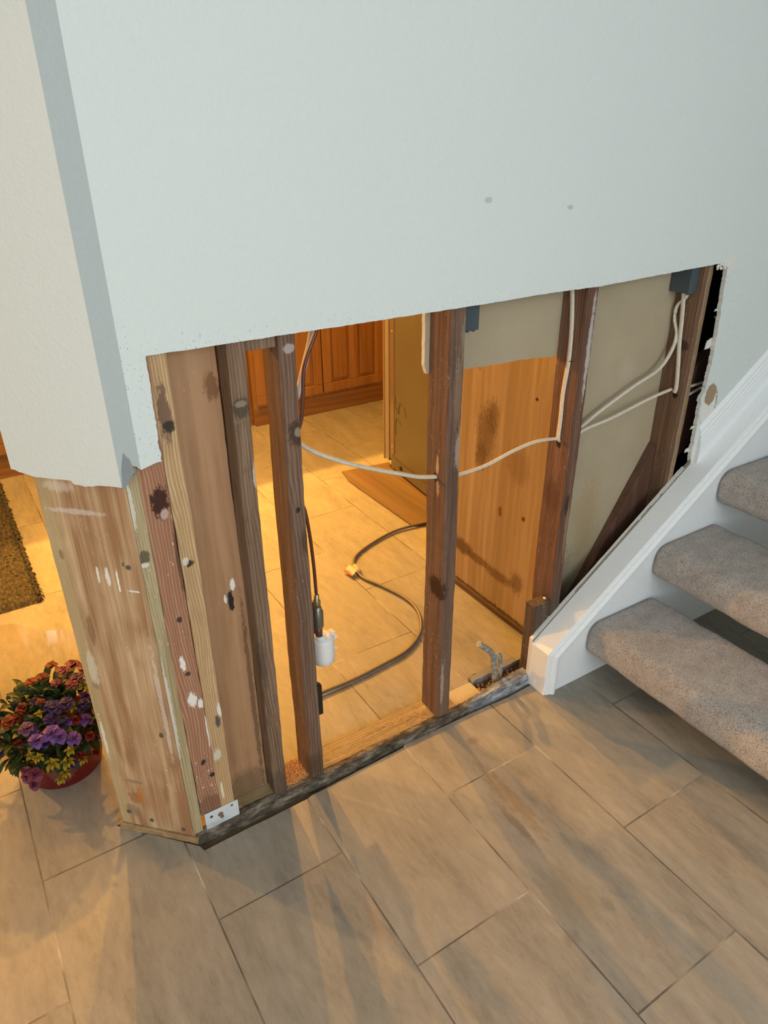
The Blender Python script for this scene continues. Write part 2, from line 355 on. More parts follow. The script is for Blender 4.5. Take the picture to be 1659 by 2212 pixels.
M_POST_RED = wood('pink_brown_stud', (.30, .14, .078), (.47, .26, .16), 85, blotch=(.24, .095, .05), bl=.4, paint=1, seed=9, rings=1,
    marks=[((.396, YS, .895), (.017, .02, .035), (.055, .018, .012), 1, .35), ((.400, YS, .87), (.008, .02, .012), (.55, .40, .33), .8, .4), ((.395, YS, .63), (.006, .02, .007), (.05, .04, .03), 1, .3), ((.393, YS, .49), (.006, .02, .006), (.07, .045, .03), 1, .3),
           ((.385, YS, .52), (.006, .02, .02), (.80, .76, .72), .9, .3), ((.392, YS, .42), (.010, .02, .022), (.80, .76, .72), .9, .4), ((.408, YS, .40), (.007, .02, .014), (.80, .76, .72), .9, .4),
           ((.393, YS, .23), (.006, .02, .008), (.03, .03, .03), 1, .3), ((.409, YS, .18), (.007, .02, .007), (.04, .025, .02), 1, .3), ((.414, YS, .32), (.003, .02, .05), (.78, .74, .68), .9, .4), ((.39, YS, .09), (.05, .02, .035), (.10, .045, .025), .5, .8),
           ((.412, YS, .76), (.004, .02, .08), (.06, .03, .02), .7, .5), ((.416, YS, .86), (.006, .02, .01), (.62, .55, .48), .8, .3)])
M_POST_YEL = wood('honey_pine_stud', (.42, .255, .12), (.62, .44, .25), 90, bl=.25, dirt=.12, paint=.7, seed=10, rings=.9,
    marks=[((.430, YS, 1.06), (.012, .02, .055), (.16, .09, .06), .9, .4), ((.434, YS, 1.035), (.014, .02, .012), (.03, .022, .015), .9, .5), ((.432, YS, .75), (.008, .02, .008), (.05, .035, .02), 1, .3), ((.425, YS, .757), (.006, .02, .01), (.72, .66, .58), .7, .4),
           ((.440, YS, .33), (.007, .02, .018), (.10, .085, .07), 1, .4), ((.447, YS, .36), (.005, .02, .02), (.78, .74, .70), .8, .4), ((.427, YS, .235), (.010, .02, .018), (.62, .55, .43), .9, .4), ((.425, YS, .12), (.003, .02, .03), (.75, .68, .55), .8, .4)])
M_WIDE = wood('orange_brown_board', (.34, .18, .09), (.47, .27, .145), 14, blotch=(.25, .115, .05), bl=.55, paint=.25, seed=11, rings=.15, rough=.55,
    marks=[((.52, .0, .60), (.007, .03, .028), (.025, .018, .015), 1, .4), ((.528, .0, .64), (.006, .03, .014), (.80, .76, .72), .9, .4), ((.508, .0, .61), (.003, .03, .012), (.80, .76, .72), .9, .4),
           ((.535, .0, 1.08), (.014, .03, .03), (.18, .075, .03), .8, .5), ((.542, .0, .30), (.006, .03, .3), (.07, .04, .02), .6, .6), ((.50, .0, .05), (.06, .03, .05), (.13, .09, .05), .6, .8)])
M_SILL = wood('yellow_sill_wood', (.26, .185, .085), (.44, .34, .18), 60, axis='x', bl=.5, dirt=.35, blotch=(.17, .11, .05), seed=12)
M_SILLFRONT = wood('rotten_grey_edge', (.035, .028, .022), (.14, .12, .10), 60, axis='x', dirt=.6, paint=.7, seed=13)
M_PANEL = wood('varnished_pine_panel', (.27, .175, .088), (.39, .275, .152), 16, blotch=(.25, .145, .06), bl=.5, seed=14, rings=.25, rough=.45,
    marks=[((1.547, .39, .63), (.05, .045, .10), (.10, .045, .02), .65, .9), ((1.547, .36, .70), (.05, .028, .06), (.08, .04, .02), .6, .8), ((1.547, .41, .55), (.05, .03, .05), (.08, .035, .015), .6, .8),
           ((1.547, .23, .58), (.05, .05, .06), (.17, .09, .05), .5, .9), ((1.547, .296, .393), (.05, .010, .018), (.16, .05, .015), .95, .4), ((1.547, .186, .413), (.05, .008, .010), (.10, .035, .012), .95, .4),
           ((1.547, .176, .812), (.05, .006, .006), (.03, .015, .01), 1, .3), ((1.547, .48, .17), (.05, .06, .030), (.07, .028, .012), .8, .7), ((1.547, .39, .16), (.05, .07, .018), (.09, .035, .012), .7, .7),
           ((1.547, .28, .15), (.05, .07, .022), (.10, .04, .015), .7, .8), ((1.547, .19, .17), (.05, .03, .04), (.08, .03, .012), .6, .8), ((1.547, .33, .015), (.05, .4, .014), (.04, .02, .01), .8, .6),
           ((1.547, .44, .85), (.05, .007, .02), (.22, .10, .03), .7, .5), ((1.547, .12, .3), (.05, .02, .12), (.30, .13, .04), .4, .9)])
M_CAB = wood('orange_pine_cabinet', (.29, .135, .035), (.42, .215, .065), 12, bl=.4, blotch=(.20, .085, .02), seed=15, rings=.2, rough=.4)
M_MAT = wood('brown_hardboard', (.11, .068, .032), (.17, .108, .055), 12, axis='y', seed=16, rings=.2, bl=.5, blotch=(.15, .07, .03))

# ------------------------------------------------------------------ the setting
def slab(name, pts, z0, z1, mat):
    m = MB(); m.prism(pts, lambda p: (p[0], p[1], z0), lambda p: (p[0], p[1], z1)); return struct(m.build(name, mat))
# hall tiles stop short of the stripped wall along a ragged cut; the kitchen tiles start behind the sill
hall = jag([(-2.2, -3.4), (3.4, -3.4), (3.4, -.07), (1.40, -.070), (1.303, -.074), (1.136, -.067), (.934, -.062), (.924, -.070), (.640, -.078), (.624, -.082), (.41, -.083), (.352, -.084), (.346, -.066), (.210, .080), (.192, .10), (-2.2, .10)],
           [0, 0, 0, .0006, .0012, .0008, 0, .0008, .0006, .0006, .0006, 0, 0, 0, 0, 0], .02, 3)
slab('floor', hall, -.014, 0, M_TILE)
slab('floor', [(-2.2, .10), (.24, .10), (.24, .040), (1.24, .040), (1.25, .058), (1.43, .058), (1.43, .040), (3.4, .040), (3.4, 5.2), (-2.2, 5.2)], -.014, 0.0, M_TILE)
M_SUB = plain('dirty_concrete', (.12, .085, .05), .95, bump=.8, bs=90)
slab('floor', [(-2.2, -3.4), (3.4, -3.4), (3.4, 5.2), (-2.2, 5.2)], -.06, -.0142, M_SUB)

# front drywall with the cut-out, one sheet 12 mm thick
sk = lambda x: .155+(x-1.398)*.722       # line of the stair skirt's top edge
outline = [(.370, 2.5), (.370, .972), (.409, .979), (.409, 1.060), (.411, 1.170), (1.14, 1.170), (1.30, 1.172), (1.50, 1.171), (1.935, 1.182), (1.972, 1.168), (1.984, 1.05), (1.992, .93), (1.990, .83), (1.976, .80), (1.982, .73), (1.988, .655), (1.984, .625), (1.992, .588),
           (1.955, sk(1.955)+.014), (1.88, sk(1.88)+.012), (1.60, sk(1.60)+.009), (1.392, sk(1.40)+.008), (1.392, 0), (3.4, 0), (3.4, 2.5)]
amps = [0, .0012, .0016, .0006, .0004, .0004, .0007, .0004, .002, .0025, .0015, .0025, .003, .002, .0018, .0026, .0016, .003, .0016, .0004, .0004, 0, 0, 0, 0]
m = MB(); fs = m.prism(jag(outline, amps, .006, 5), lambda p: (p[0], YD, p[1]), lambda p: (p[0], YD+.0122, p[1]))
for f in fs[1:]: f.material_index = 1
wf = struct(m.build('wall_front', [M_WALL, M_GYP]))
m = MB(); rnd = random.Random(4)      # torn paper lips along the broken right edge of the sheet
for (x, z, w, h) in ((1.972, 1.05, .022, .008), (1.962, .945, .026, .030), (1.975, .79, .014, .02), (1.972, .70, .012, .01), (1.968, .625, .03, .016), (1.975, 1.15, .02, .016)):
    pts = jag([(x, z), (x+w, z+.003), (x+w, z+h), (x+.004, z+h*.8)], [.0015, 0, .0015, .002], .004, int(x*1e4))
    m.prism(pts, lambda p: (p[0], YD+.011, p[1]), lambda p: (p[0], YD+.0135, p[1]))
m.build('torn_paper', M_GYP, wf)
m = MB()                              # paper fluff on the top right corner and along the broken edge
for i in range(60):
    t = rnd.random(); 
    if i < 30: c = (1.925+t*.05, YD-.001, 1.180-rnd.random()*.012)
    else: c = (1.982+rnd.uniform(-.006, .003), YD+rnd.uniform(-.002, .01), .60+t*.56)
    r = rnd.uniform(.001, .0045 if i < 30 else .0022); m.lathe(c, [(r*.3, -r), (r, -r*.3), (r*.8, r*.5), (r*.2, r)], 6, (rnd.uniform(-1, 1), rnd.uniform(-1, 1), 1))
m.rough(.002, 200); m.build('gypsum_crumbs', M_GYP, wf)

# corner bead, greyer than the sheets: a shallow facet between the front sheet and the angled end sheet
RA, RB = Vector((.331, -.066)), Vector((.178, .099))
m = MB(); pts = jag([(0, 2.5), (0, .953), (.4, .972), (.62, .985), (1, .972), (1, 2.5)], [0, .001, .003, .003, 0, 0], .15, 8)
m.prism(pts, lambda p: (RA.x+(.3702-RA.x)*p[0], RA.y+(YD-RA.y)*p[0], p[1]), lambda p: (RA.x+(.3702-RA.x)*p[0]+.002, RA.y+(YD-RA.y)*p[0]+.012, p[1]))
tb = struct(m.build('trim_1', M_GREYBEAD))
m = MB(); pts = jag([(0, .950), (.15, .948), (.55, .960), (1, .972), (1, .968), (.75, 1.0), (.42, 1.012), (.15, .985)], [0, .002, .003, 0, 0, .003, .003, .002], .1, 9)
m.prism(pts, lambda p: (RA.x+.001+.028*p[0], RA.y+.0065*p[0]-.0008, p[1]), lambda p: (RA.x+.001+.028*p[0], RA.y+.0065*p[0]+.001, p[1]))
o = m.build('metal_bead', M_GALV, tb); o['label'] = 'bare grey metal bead torn open at the bottom'
# angled end sheet
d = RB-RA; nrm = Vector((-d.y, d.x)).normalized()   # points into the wall
if nrm.y < 0: nrm = -nrm
nrm = Vector((.733, .680))
ends = [(0, 2.5), (0, .951), (.12, .951), (.24, .948), (.36, .953), (.80, .952), (.90, .957), (1.0, .962), (1.0, 2.5)]
m = MB(); fs = m.prism(jag(ends, [0, .0, .002, .0022, .0005, .0005, .002, .001, 0], .03, 12), lambda p: (RA.x+d.x*p[0], RA.y+d.y*p[0], p[1]), lambda p: (RA.x+d.x*p[0]+nrm.x*.012, RA.y+d.y*p[0]+nrm.y*.012, p[1]))
for f in fs[1:]: f.material_index = 1
wl = struct(m.build('wall_left', [M_WALLC, M_GYP]))
m = MB(); m.prism(jag([(.22, .953), (.47, .953), (.44, .945), (.34, .9425), (.26, .946)], [0, .001, .001, .001, .001], .02, 4), lambda p: (RA.x+d.x*p[0]+nrm.x*.002, RA.y+d.y*p[0]+nrm.y*.002, p[1]), lambda p: (RA.x+d.x*p[0]+nrm.x*.008, RA.y+d.y*p[0]+nrm.y*.008, p[1]))
m.build('gypsum_chip', M_GYP, wl)
m = MB(); m.box(.178, .26, .0985, .110, .962, 2.5); struct(m.build('wall_left', M_WALLC))
# kitchen side drywall: kept above the cut, and down to the floor right of the fourth stud
m = MB()
kz = jag([(1.045, 1.21), (1.045, 1.03), (1.052, 1.008), (1.17, 1.0), (1.30, .995), (1.478, .985), (1.478, .0), (1.9365, 0), (1.9365, 1.21), (3.4, 1.21), (3.4, 2.5), (.24, 2.5), (.24, 1.21)], [.0008, 0, .0015, .0015, .0015, 0, 0, 0, 0, 0, 0, 0, 0], .008, 3)
fs = m.prism(kz, lambda p: (p[0], YB+.0005, p[1]), lambda p: (p[0], YB+.0125, p[1]))
for f in fs[2:]: f.material_index = 1
fs[1].material_index = 2
struct(m.build('wall_kitchen', [M_KRAFT, M_GYP, M_WALLC]))
# room shells
def wallbox(name, *a, mat=M_WALLC):
    m = MB(); m.box(*a); return struct(m.build(name, mat))
wallbox('wall_back', -2.3, 3.5, -3.5, -3.4, -.05, 2.6)
wallbox('wall_hall_right', 3.4, 3.5, -3.4, YD, -.05, 2.6)
m = MB(); 
for a in ((-2.3, -2.2, -3.4, -3.0, -.05, 2.6), (-2.3, -2.2, -1.4, 5.2, -.05, 2.6), (-2.3, -2.2, -3.0, -1.4, -.05, .75), (-2.3, -2.2, -3.0, -1.4, 2.35, 2.6)): m.box(*a)
struct(m.build('wall_hall_left', M_WALLC))
M_KW = plain('low_bounce_kitchen_wall', (.42, .34, .22), .8)  # unseen walls, toned down to cut warm bounce into the hall
wallbox('wall_kitchen_right', 3.4, 3.5, YD+.013, 5.2, -.05, 2.6, mat=M_KW)
wallbox('wall_kitchen_back', -2.3, 3.5, 5.2, 5.3, -.05, 2.6, mat=M_KW)
M_DARKVOID = plain('dark_void_board', (.10, .085, .07), .95)  # darkness of the stair void put into the board colour
m = MB(); m.box(1.9365, 1.949, .047, .60, 0, 1.4); m.box(1.9365, 3.4, .60, .612, 0, 1.4); m.box(1.949, 3.4, .047, .60, 1.40, 1.41)  # added box that shuts kitchen light out of the stair void
struct(m.build('wall_void_screen', M_DARKVOID))
wallbox('ceiling', -2.3, 3.5, -3.5, 5.3, 2.5, 2.6, mat=plain('ceiling_white', (.72, .72, .70), .9))
m = MB()
for a in ((-2.27, -2.23, -3.0, -2.95, .75, 2.35), (-2.27, -2.23, -1.45, -1.4, .75, 2.35), (-2.27, -2.23, -2.95, -1.45, .75, .80), (-2.27, -2.23, -2.95, -1.45, 2.30, 2.35), (-2.27, -2.23, -2.22, -2.18, .8, 2.3)): m.box(*a)
struct(m.build('window_1', M_TRIM))

# ------------------------------------------------------------------ stair skirt and its moulding
prof = [(-.0572, 0), (-.1245, 0), (-.1262, .0025), (-.1262, .008), (-.1300, .010), (-.1305, .016), (-.1325, .021), (-.1370, .024), (-.1385, .029), (-.1372, .035), (-.1275, .037)]
# frame along the path: up the blunt front end, then along the slope
px0, hz = 1.392, .152; SL = .728
def path_frame(dn):
    """outline offset dn inwards"""
    L = math.sqrt(1+SL*SL)
    xa = px0+dn
    def top(x): return hz+(x-px0)*SL-dn*L
    return [(xa, 0.0), (xa, top(xa)), (3.35, top(3.35))]
m = MB()
rings = []
for y, dn in prof:
    rings.append([m.bm.verts.new((x, y, z)) for x, z in path_frame(dn)])
for i in range(len(rings)-1):
    for k in range(2): m.bm.faces.new((rings[i][k], rings[i+1][k], rings[i+1][k+1], rings[i][k+1]))
last = path_frame(.037)
# flat face below the moulding and its back
a = [m.bm.verts.new((x, -.1265, z)) for x, z in last+[(3.35, 0)]]; m.bm.faces.new(a)
for k in range(2): m.bm.faces.new((rings[-1][k], rings[-1][k+1], a[k+1], a[k]))
b = [m.bm.verts.new((x, -.0572, z)) for x, z in path_frame(0)+[(3.35, 0)]]; m.bm.faces.new(b)
struct(m.build('trim_2', M_TRIM))
# wall skirt above it, right of the cut-out
def skirt_piece(y0, y1, dz0, dz1, xs=1.99):
    m = MB(); f = lambda x, dz: hz+(x-px0)*SL+dz
    pts = [(xs+.012, f(xs+.012, dz0)), (3.35, f(3.35, dz0)), (3.35, f(3.35, dz1)), (xs+.004, f(xs+.004, dz1))]
    m.prism(pts, lambda p: (p[0], y0, p[1]), lambda p: (p[0], y1, p[1])); return m
m = MB(); f_ = lambda x, dz: hz+(x-px0)*SL+dz
prof2 = [(YD, -.004), (-.0745, -.004), (-.0745, .060), (-.0725, .066), (-.0725, .074), (-.0700, .078), (-.0700, .088), (-.0665, .094), (-.0665, .104), (-.062, .112), (YD, .116)]
R0 = [m.bm.verts.new((1.996+.0*dz, y, f_(1.996, dz))) for y, dz in prof2]; R1 = [m.bm.verts.new((3.35, y, f_(3.35, dz))) for y, dz in prof2]
m.bm.faces.new(R0); m.bm.faces.new(R1[::-1])
for k in range(len(prof2)): m.bm.faces.new((R0[k], R1[k], R1[(k+1) % len(prof2)], R0[(k+1) % len(prof2)]))
struct(m.build('trim_3', M_TRIM))
# brown paper strip of the sheet still standing behind the skirt, ragged
m = MB(); pts = jag([(1.394, .0), (1.394, sk(1.394)+.010), (1.955, sk(1.955)+.012), (1.99, sk(1.99)+.02), (1.99, sk(1.99)-.03), (1.40, sk(1.40)-.03), (1.40, 0)], [0, .0005, .002, 0, 0, 0, 0], .01, 21)
m.prism(pts, lambda p: (p[0], YD-.0008, p[1]), lambda p: (p[0], YD+.002, p[1]))
m.build('torn_paper', plain('dark_torn_edge', (.22, .19, .15), .95, bump=.6), wf)

# ------------------------------------------------------------------ staircase: carpeted treads
st = empty('staircase', (1.7, -.6, 0), 'open staircase with beige carpeted treads rising along the wall at right', 'stairs')
def tread(i):
    x0, x1 = 1.540+.2525*i, 1.835+.2525*i; zt = .207+.1840*i; zb = zt-.108
    y0, y1 = -1.08, -.1275
    # rounded section in x-z, swept along y with rounded ends
    def section(ins):
        r1, r2 = .042, .030; pts = []
        xa, xb, za, zc = x0+ins, x1-ins, zb+ins, zt-ins
        for cx, cz, r, a0 in ((xa+r1, zc-r1, r1, 180), (xb-r2, zc-r2, r2, 90), (xb-r2, za+r2, r2, 0), (xa+r1*.8, za+r1*.8, r1*.8, 270)):
            n = 6
            for k in range(n+1):
                a = math.radians(a0-90*k/n); pts.append((cx+r*math.cos(a), cz+r*math.sin(a)))
        return pts
    m = MB(); ny = 90; rings = []
    ys = [(y1, .014), (y1-.004, .006), (y1-.012, .001)]+[(y1-.02-(y1-y0-.02)*k/ny, 0) for k in range(ny+1)]
    rnd = random.Random(i)
    for y, ins in ys:
        S_ = section(ins); ring = []
        for j, (x, z) in enumerate(S_):
            ring.append(m.bm.verts.new((x, y, z)))
        rings.append(ring)
    n = len(rings[0])
    for a in range(len(rings)-1):
        for k in range(n):
            f = m.bm.faces.new((rings[a][k], rings[a][(k+1) % n], rings[a+1][(k+1) % n], rings[a+1][k])); f.smooth = True
    m.bm.faces.new(rings[0][::-1]); m.bm.faces.new(rings[-1])
    m.rough(.0035, 14, i); m.rough(.0012, 160, i+5)
    return m.build('tread', M_CARPET, st)
for i in range(5): tread(i)

# ------------------------------------------------------------------ studs and framing
def stud(x0, x1, z0, z1, mat, label, y0=YS, y1=YB, seed=0, cut=True, name='wall_stud', cat='stud', group=None):
    m = MB(); m.box(x0, x1, y0, y1, z0, z1)
    bmesh.ops.subdivide_edges(m.bm, edges=[e for e in m.bm.edges if e.calc_length() > .3], cuts=70, use_grid_fill=True)
    m.rough(.0014, 28, seed); m.rough(.0035, 3, seed+3)
    return tag(m.build(name, mat, bevel=.0018), label, cat, group)
TOP = 1.75
sA = stud(.5535, .588, ZP, TOP, M_STUD_A, 'grey brown vertical stud standing just right of the wide orange brown board', seed=1)
sB = stud(.654, .690, ZP, TOP, M_STUD_B, 'dark brown vertical stud that carries the white water valve on its right side', seed=2)
sC = stud(1.059, 1.0985, ZP, TOP, M_STUD_C, 'free standing mahogany brown stud in the middle of the wall opening', seed=3)
sD = stud(1.462, 1.4985, ZP, TOP, M_STUD_D, 'reddish stud with a pale cable running up its left face', seed=4)
sF = stud(1.897, 1.914, .30, TOP, M_STUD_F, 'brown stud at the right end of the opening with two cables tacked to it', seed=5)
sG = stud(1.9145, 1.934, .30, TOP, M_STUD_FF, 'narrow tan batten of the last stud', seed=6, name='front_strip', cat='front_strip', y1=-.005)  # lighter front band of the last stud, built as its own piece
stud(.366, .4152, ZP+.045, TOP, M_POST_RED, 'pink brown stud with white paint flecks beside the angled pine board', seed=7)
stud(.4156, .4505, ZP+.042, TOP, M_POST_YEL, 'honey coloured stud just above the right part of the white metal plate', seed=8)
stud(.4520, .5525, ZP+.002, TOP, M_WIDE, 'wide smooth orange brown board set back behind the honey coloured stud', y0=.0, y1=.033, seed=9, name='wide_board', cat='board')
# the front edge piece of the corner post and the 45 degree face board
m = MB(); m.prism([(.3416, -.0458), (.3655, -.0452), (.3655, -.0222)], lambda p: (p[0], p[1], .012), lambda p: (p[0], p[1], TOP)); m.cut(.03); m.rough(.0003, 30)
tag(m.build('corner_strip', M_POST_EDGE, bevel=.001), 'narrow greenish pine strip at the outer corner of the post', 'board')
P0 = Vector((.3402, -.0462)); P1 = Vector((.2080, .0865)); nn = Vector((.7071, .7071))
m = MB(); zl = [.018+(TOP-.018)*k/60 for k in range(61)]; ss = [k/12 for k in range(13)]
gf = [[m.bm.verts.new((P0.x+(P1.x-P0.x)*s, P0.y+(P1.y-P0.y)*s, z)) for s in ss] for z in zl]
gb = [[m.bm.verts.new((P0.x+(P1.x-P0.x)*s+nn.x*.0345*min(1, .22+s*5), P0.y+(P1.y-P0.y)*s+nn.y*.0345*min(1, .22+s*5), z)) for s in ss] for z in zl]
for i in range(60):
    for j in range(12):
        m.bm.faces.new((gf[i][j], gf[i][j+1], gf[i+1][j+1], gf[i+1][j])); m.bm.faces.new((gb[i][j], gb[i+1][j], gb[i+1][j+1], gb[i][j+1]))
    for g0, j in ((0, 0), (0, 12)): m.bm.faces.new((gf[i][j], gf[i+1][j], gb[i+1][j], gb[i][j]))
for j in range(12):
    for i in (0, 60): m.bm.faces.new((gf[i][j], gf[i][j+1], gb[i][j+1], gb[i][j]))
m.rough(.0012, 25, 4)
eb = tag(m.build('face_board', M_POST_END, bevel=.0015), 'wide pale pine board covering the angled end of the wall post', 'board')
def nail(s, z, r=.0048, h=.0012, face='end', x=None, par=None, mat=None):
    m = MB()
    if face == 'end':
        c = (P0.x+(P1.x-P0.x)*s-nn.x*.0014, P0.y+(P1.y-P0.y)*s-nn.y*.0014, z); ax = (-.7071, -.7071, 0)
    else: c = (x, YS-.0012, z); ax = (0, -1, 0)
    m.lathe(c, [(r, -.001), (r, h*.6), (r*.75, h)], 14, ax); return m.build('nail', mat or M_NAIL, par)
M_NAIL = plain('rusty_nail_head', (.13, .12, .08), .6, metal=.5)
for s_, z_ in ((.86, .062), (.55, .047), (.12, .036), (.16, .336), (.14, .77)): nail(s_, z_, par=eb)
# shoe strip at its foot
q0, q1 = P0-nn*.010, P1-nn*.006
m = MB(); pts = [(q0+Vector((.012, -.008))), (q1+Vector((-.004, .006))), (q1+Vector((-.004, .006))+nn*.03), (q0+Vector((.012, -.008))+nn*.03)]
m.prism(pts, lambda p: (p[0], p[1], -.0005), lambda p: (p[0], p[1], .017)); m.cut(.012); m.rough(.0015, 60)
tag(m.build('shoe_strip', wood('dark_edged_strip', (.26, .17, .08), (.45, .32, .17), 60, axis='x', dirt=.5, seed=17), bevel=.002), 'small split wooden strip on the floor at the foot of the angled post board', 'wood strip')
# white nailing plate
m = MB(); m.box(.3735, .457, YS-.0036, YS-.0016, .007, .0705)
pl = tag(m.build('metal_plate', (lambda t: t.done(t.marks(t.mix(t.noise(t.pos(), 60, 4, .7), (.50, .54, .56), (.72, .75, .76)), [((.395, YS, .025), (.03, .02, .012), (.30, .32, .34), .5, .8)])))(NT('whitewashed_steel', .5)), bevel=.0006), 'white speckled metal plate nailed over the foot of the corner post', 'metal plate')
for x_, z_, r_ in ((.389, .055, .004), (.411, .050, .0068), (.414, .040, .005), (.441, .062, .003)):
    m = MB(); m.lathe((x_, YS-.0036, z_), [(r_, 0), (r_, .0008), (r_*.7, .0014)], 14, (0, -1, 0)); m.build('nail', M_NAIL if r_ < .0045 else plain('rust', (.20, .12, .07), .8), pl)
# sill plate and its rotten front edge
m = MB(); m.box(.345, 1.135, YS+.006, YB+.004, -.0135, ZP-.001); m.cut(.015); m.rough(.0022, 30, 2)
tag(m.build('sill_plate', M_SILL, bevel=.002), 'yellowish sill plate lying on the floor under the studs', 'sill plate')
m = MB(); pts = []
yy = lambda x: YS-.004-.010*min(1, max(0, (.80-abs(x-.55)*1.2)))*.5
N_ = 120; R_ = []
for i in range(N_+1):
    x = .345+(1.40-.345)*i/N_; h = ZP+.004*noise.noise(Vector((x*9, 2, 0))); y0 = YS-.012+.005*noise.noise(Vector((x*14, 0, 1))); 
    if x > 1.16: h += .010*min(1, (x-1.16)/.2); 
    yb_ = YS+.010+.012*min(1, max(0, (x-1.15)/.15))
    R_.append([m.bm.verts.new(v) for v in ((x, y0-.004, -.0138), (x, y0-.003, .004), (x, y0+.001, h*.75), (x, y0+.007, h), (x, yb_, h+.0005), (x, yb_+.002, -.0138))])
for i in range(N_):
    for k in range(6): m.bm.faces.new((R_[i][k], R_[i][(k+1) % 6], R_[i+1][(k+1) % 6], R_[i+1][k]))
m.bm.faces.new(R_[0]); m.bm.faces.new(R_[-1][::-1]); m.rough(.0022, 90, 7)
M_EDGE = (lambda t: (t.bump(t.noise(t.pos(), 90, 5, .7), .9, .003), t.done(t.mix(t.sstep(t.noise(t.scale(t.pos(), (.35, 1, 1)), 38, 5, .7), .44, .62), (.045, .038, .032),
    t.mix(t.sstep(t.n('ShaderNodeSeparateXYZ').outputs[0], 0, 1), (.16, .13, .10), (.16, .13, .10)))))[1])(NT('rotten_grey_edge_strip', .9))
def edge_material():
    t = NT('rotten_sill_edge', .9, .15); P = t.pos(); sep = t.n('ShaderNodeSeparateXYZ'); t.l(P, sep.inputs[0])
    n = t.noise(t.scale(P, (.3, 1, 1)), 70, 5, .7)
    brown = t.ramp(n, [(.36, (.04, .031, .023)), (.50, (.10, .078, .056)), (.64, (.24, .20, .15))])
    grey = t.ramp(n, [(.34, (.09, .09, .10)), (.5, (.21, .22, .235)), (.64, (.42, .42, .44))])
    t.bump(n, .8, .003)
    return t.done(t.mix(t.sstep(sep.outputs[0], 1.14, 1.22), brown, grey))
tag(m.build('sill_edge', edge_material()), 'dark rotten front edge of the sill plate turning grey toward the stairs', 'sill edge')
# cement patch, and the pit with pipe stubs
m = MB(); m.box(1.1365, 1.243, YS+.010, .0395, -.0138, .001); m.rough(.001, 50)
tag(m.build('tile_patch', plain('pale_cement_patch', (.46, .40, .28), .8, bump=.5, bs=120), bevel=.001), 'pale flat patch between the middle stud and the pipe pit', 'patch')
m = MB(); 
m.prism(jag([(1.244, .030), (1.43, .034), (1.43, .0575), (1.25, .0575)], [.002, 0, 0, 0], .01, 2), lambda p: (p[0], p[1], -.0138), lambda p: (p[0], p[1], .006)); m.cut(.012); m.rough(.003, 70)
tag(m.build('mortar_ridge', plain('grey_mortar', (.20, .205, .225), .9, bump=1, bs=160)), 'broken grey mortar ridge behind the two old pipe stubs', 'mortar')
M_PIPE = (lambda t: (t.bump(t.noise(t.pos(), 160, 4, .7), .8, .002), t.done(t.mix(t.sstep(t.noise(t.pos(), 70, 4, .7), .4, .62), (.20, .20, .18), (.42, .40, .32))))[1])(NT('corroded_pipe', .75))
m = MB(); m.tube(spline([(1.312, .002, -.0135), (1.308, .0, .02), (1.300, .0, .07), (1.296, .0, .10), (1.285, .0, .125), (1.262, .004, .150), (1.240, .006, .172)], 6), .0092, 14); m.rough(.0016, 110)
pp = tag(m.build('pipe_stub', M_PIPE), 'taller bent grey pipe stub rising from the pit beside the skirt', 'pipe')
m = MB(); m.tube(spline([(1.331, .004, -.0135), (1.331, .003, .03), (1.326, .001, .075), (1.320, .0, .098), (1.308, .0, .104), (1.297, .0, .098)], 6), .0072, 12); m.rough(.0014, 120)
tag(m.build('pipe_stub', M_PIPE), 'shorter hooked pipe stub leaning against the taller bent one', 'pipe')
m = MB(); rnd = random.Random(2)
for i in range(90):
    x = rnd.uniform(1.25, 1.40); y = rnd.uniform(-.03, .03); r = rnd.uniform(.002, .007)
    m.lathe((x, y, -.0135+r*.5), [(r*.4, -r*.6), (r, 0), (r*.6, r*.7)], 6, (rnd.uniform(-.5, .5), rnd.uniform(-.5, .5), 1))
m.rough(.003, 150)
tag(m.build('rubble', plain('orange_rubble', (.30, .18, .09), .95, bump=.8), None), 'orange brown rubble at the bottom of the pipe pit', 'rubble', kind='stuff')
# short block nailed beside the fourth stud
m = MB(); m.box(1.399, 1.4615, YS-.001, -.008, .021, .271); m.cut(.02); m.rough(.0015, 40, 3)
tag(m.build('wood_block', wood('damp_dark_block', (.065, .040, .026), (.15, .10, .068), 70, dirt=.5, paint=1, seed=18,
    marks=[((1.432, YS, .14), (.016, .02, .02), (.62, .60, .58), .7, .5), ((1.445, YS, .17), (.006, .02, .02), (.7, .66, .62), .7, .5), ((1.43, YS, .05), (.04, .05, .04), (.03, .022, .018), .6, .8)]), bevel=.0015), 'short dark block standing beside the foot of the reddish stud', 'wood block')
m = MB(); m.lathe((1.452, -.03, .272), [(.002, 0), (.005, .002), (.003, .006)], 8); m.rough(.002, 200)
tag(m.build('plaster_crumb', M_GYP), 'pale plaster crumb resting on top of the short dark block', 'crumb')
# blocking at the top between stud A and stud B
m = MB(); m.box(.5885, .6535, -.040, .030, 1.146, 1.185); m.cut(.02); m.rough(.0008, 40)
tag(m.build('cross_block', M_STUD_A, bevel=.001), 'short horizontal block at the top between the two narrow left studs', 'wood block')
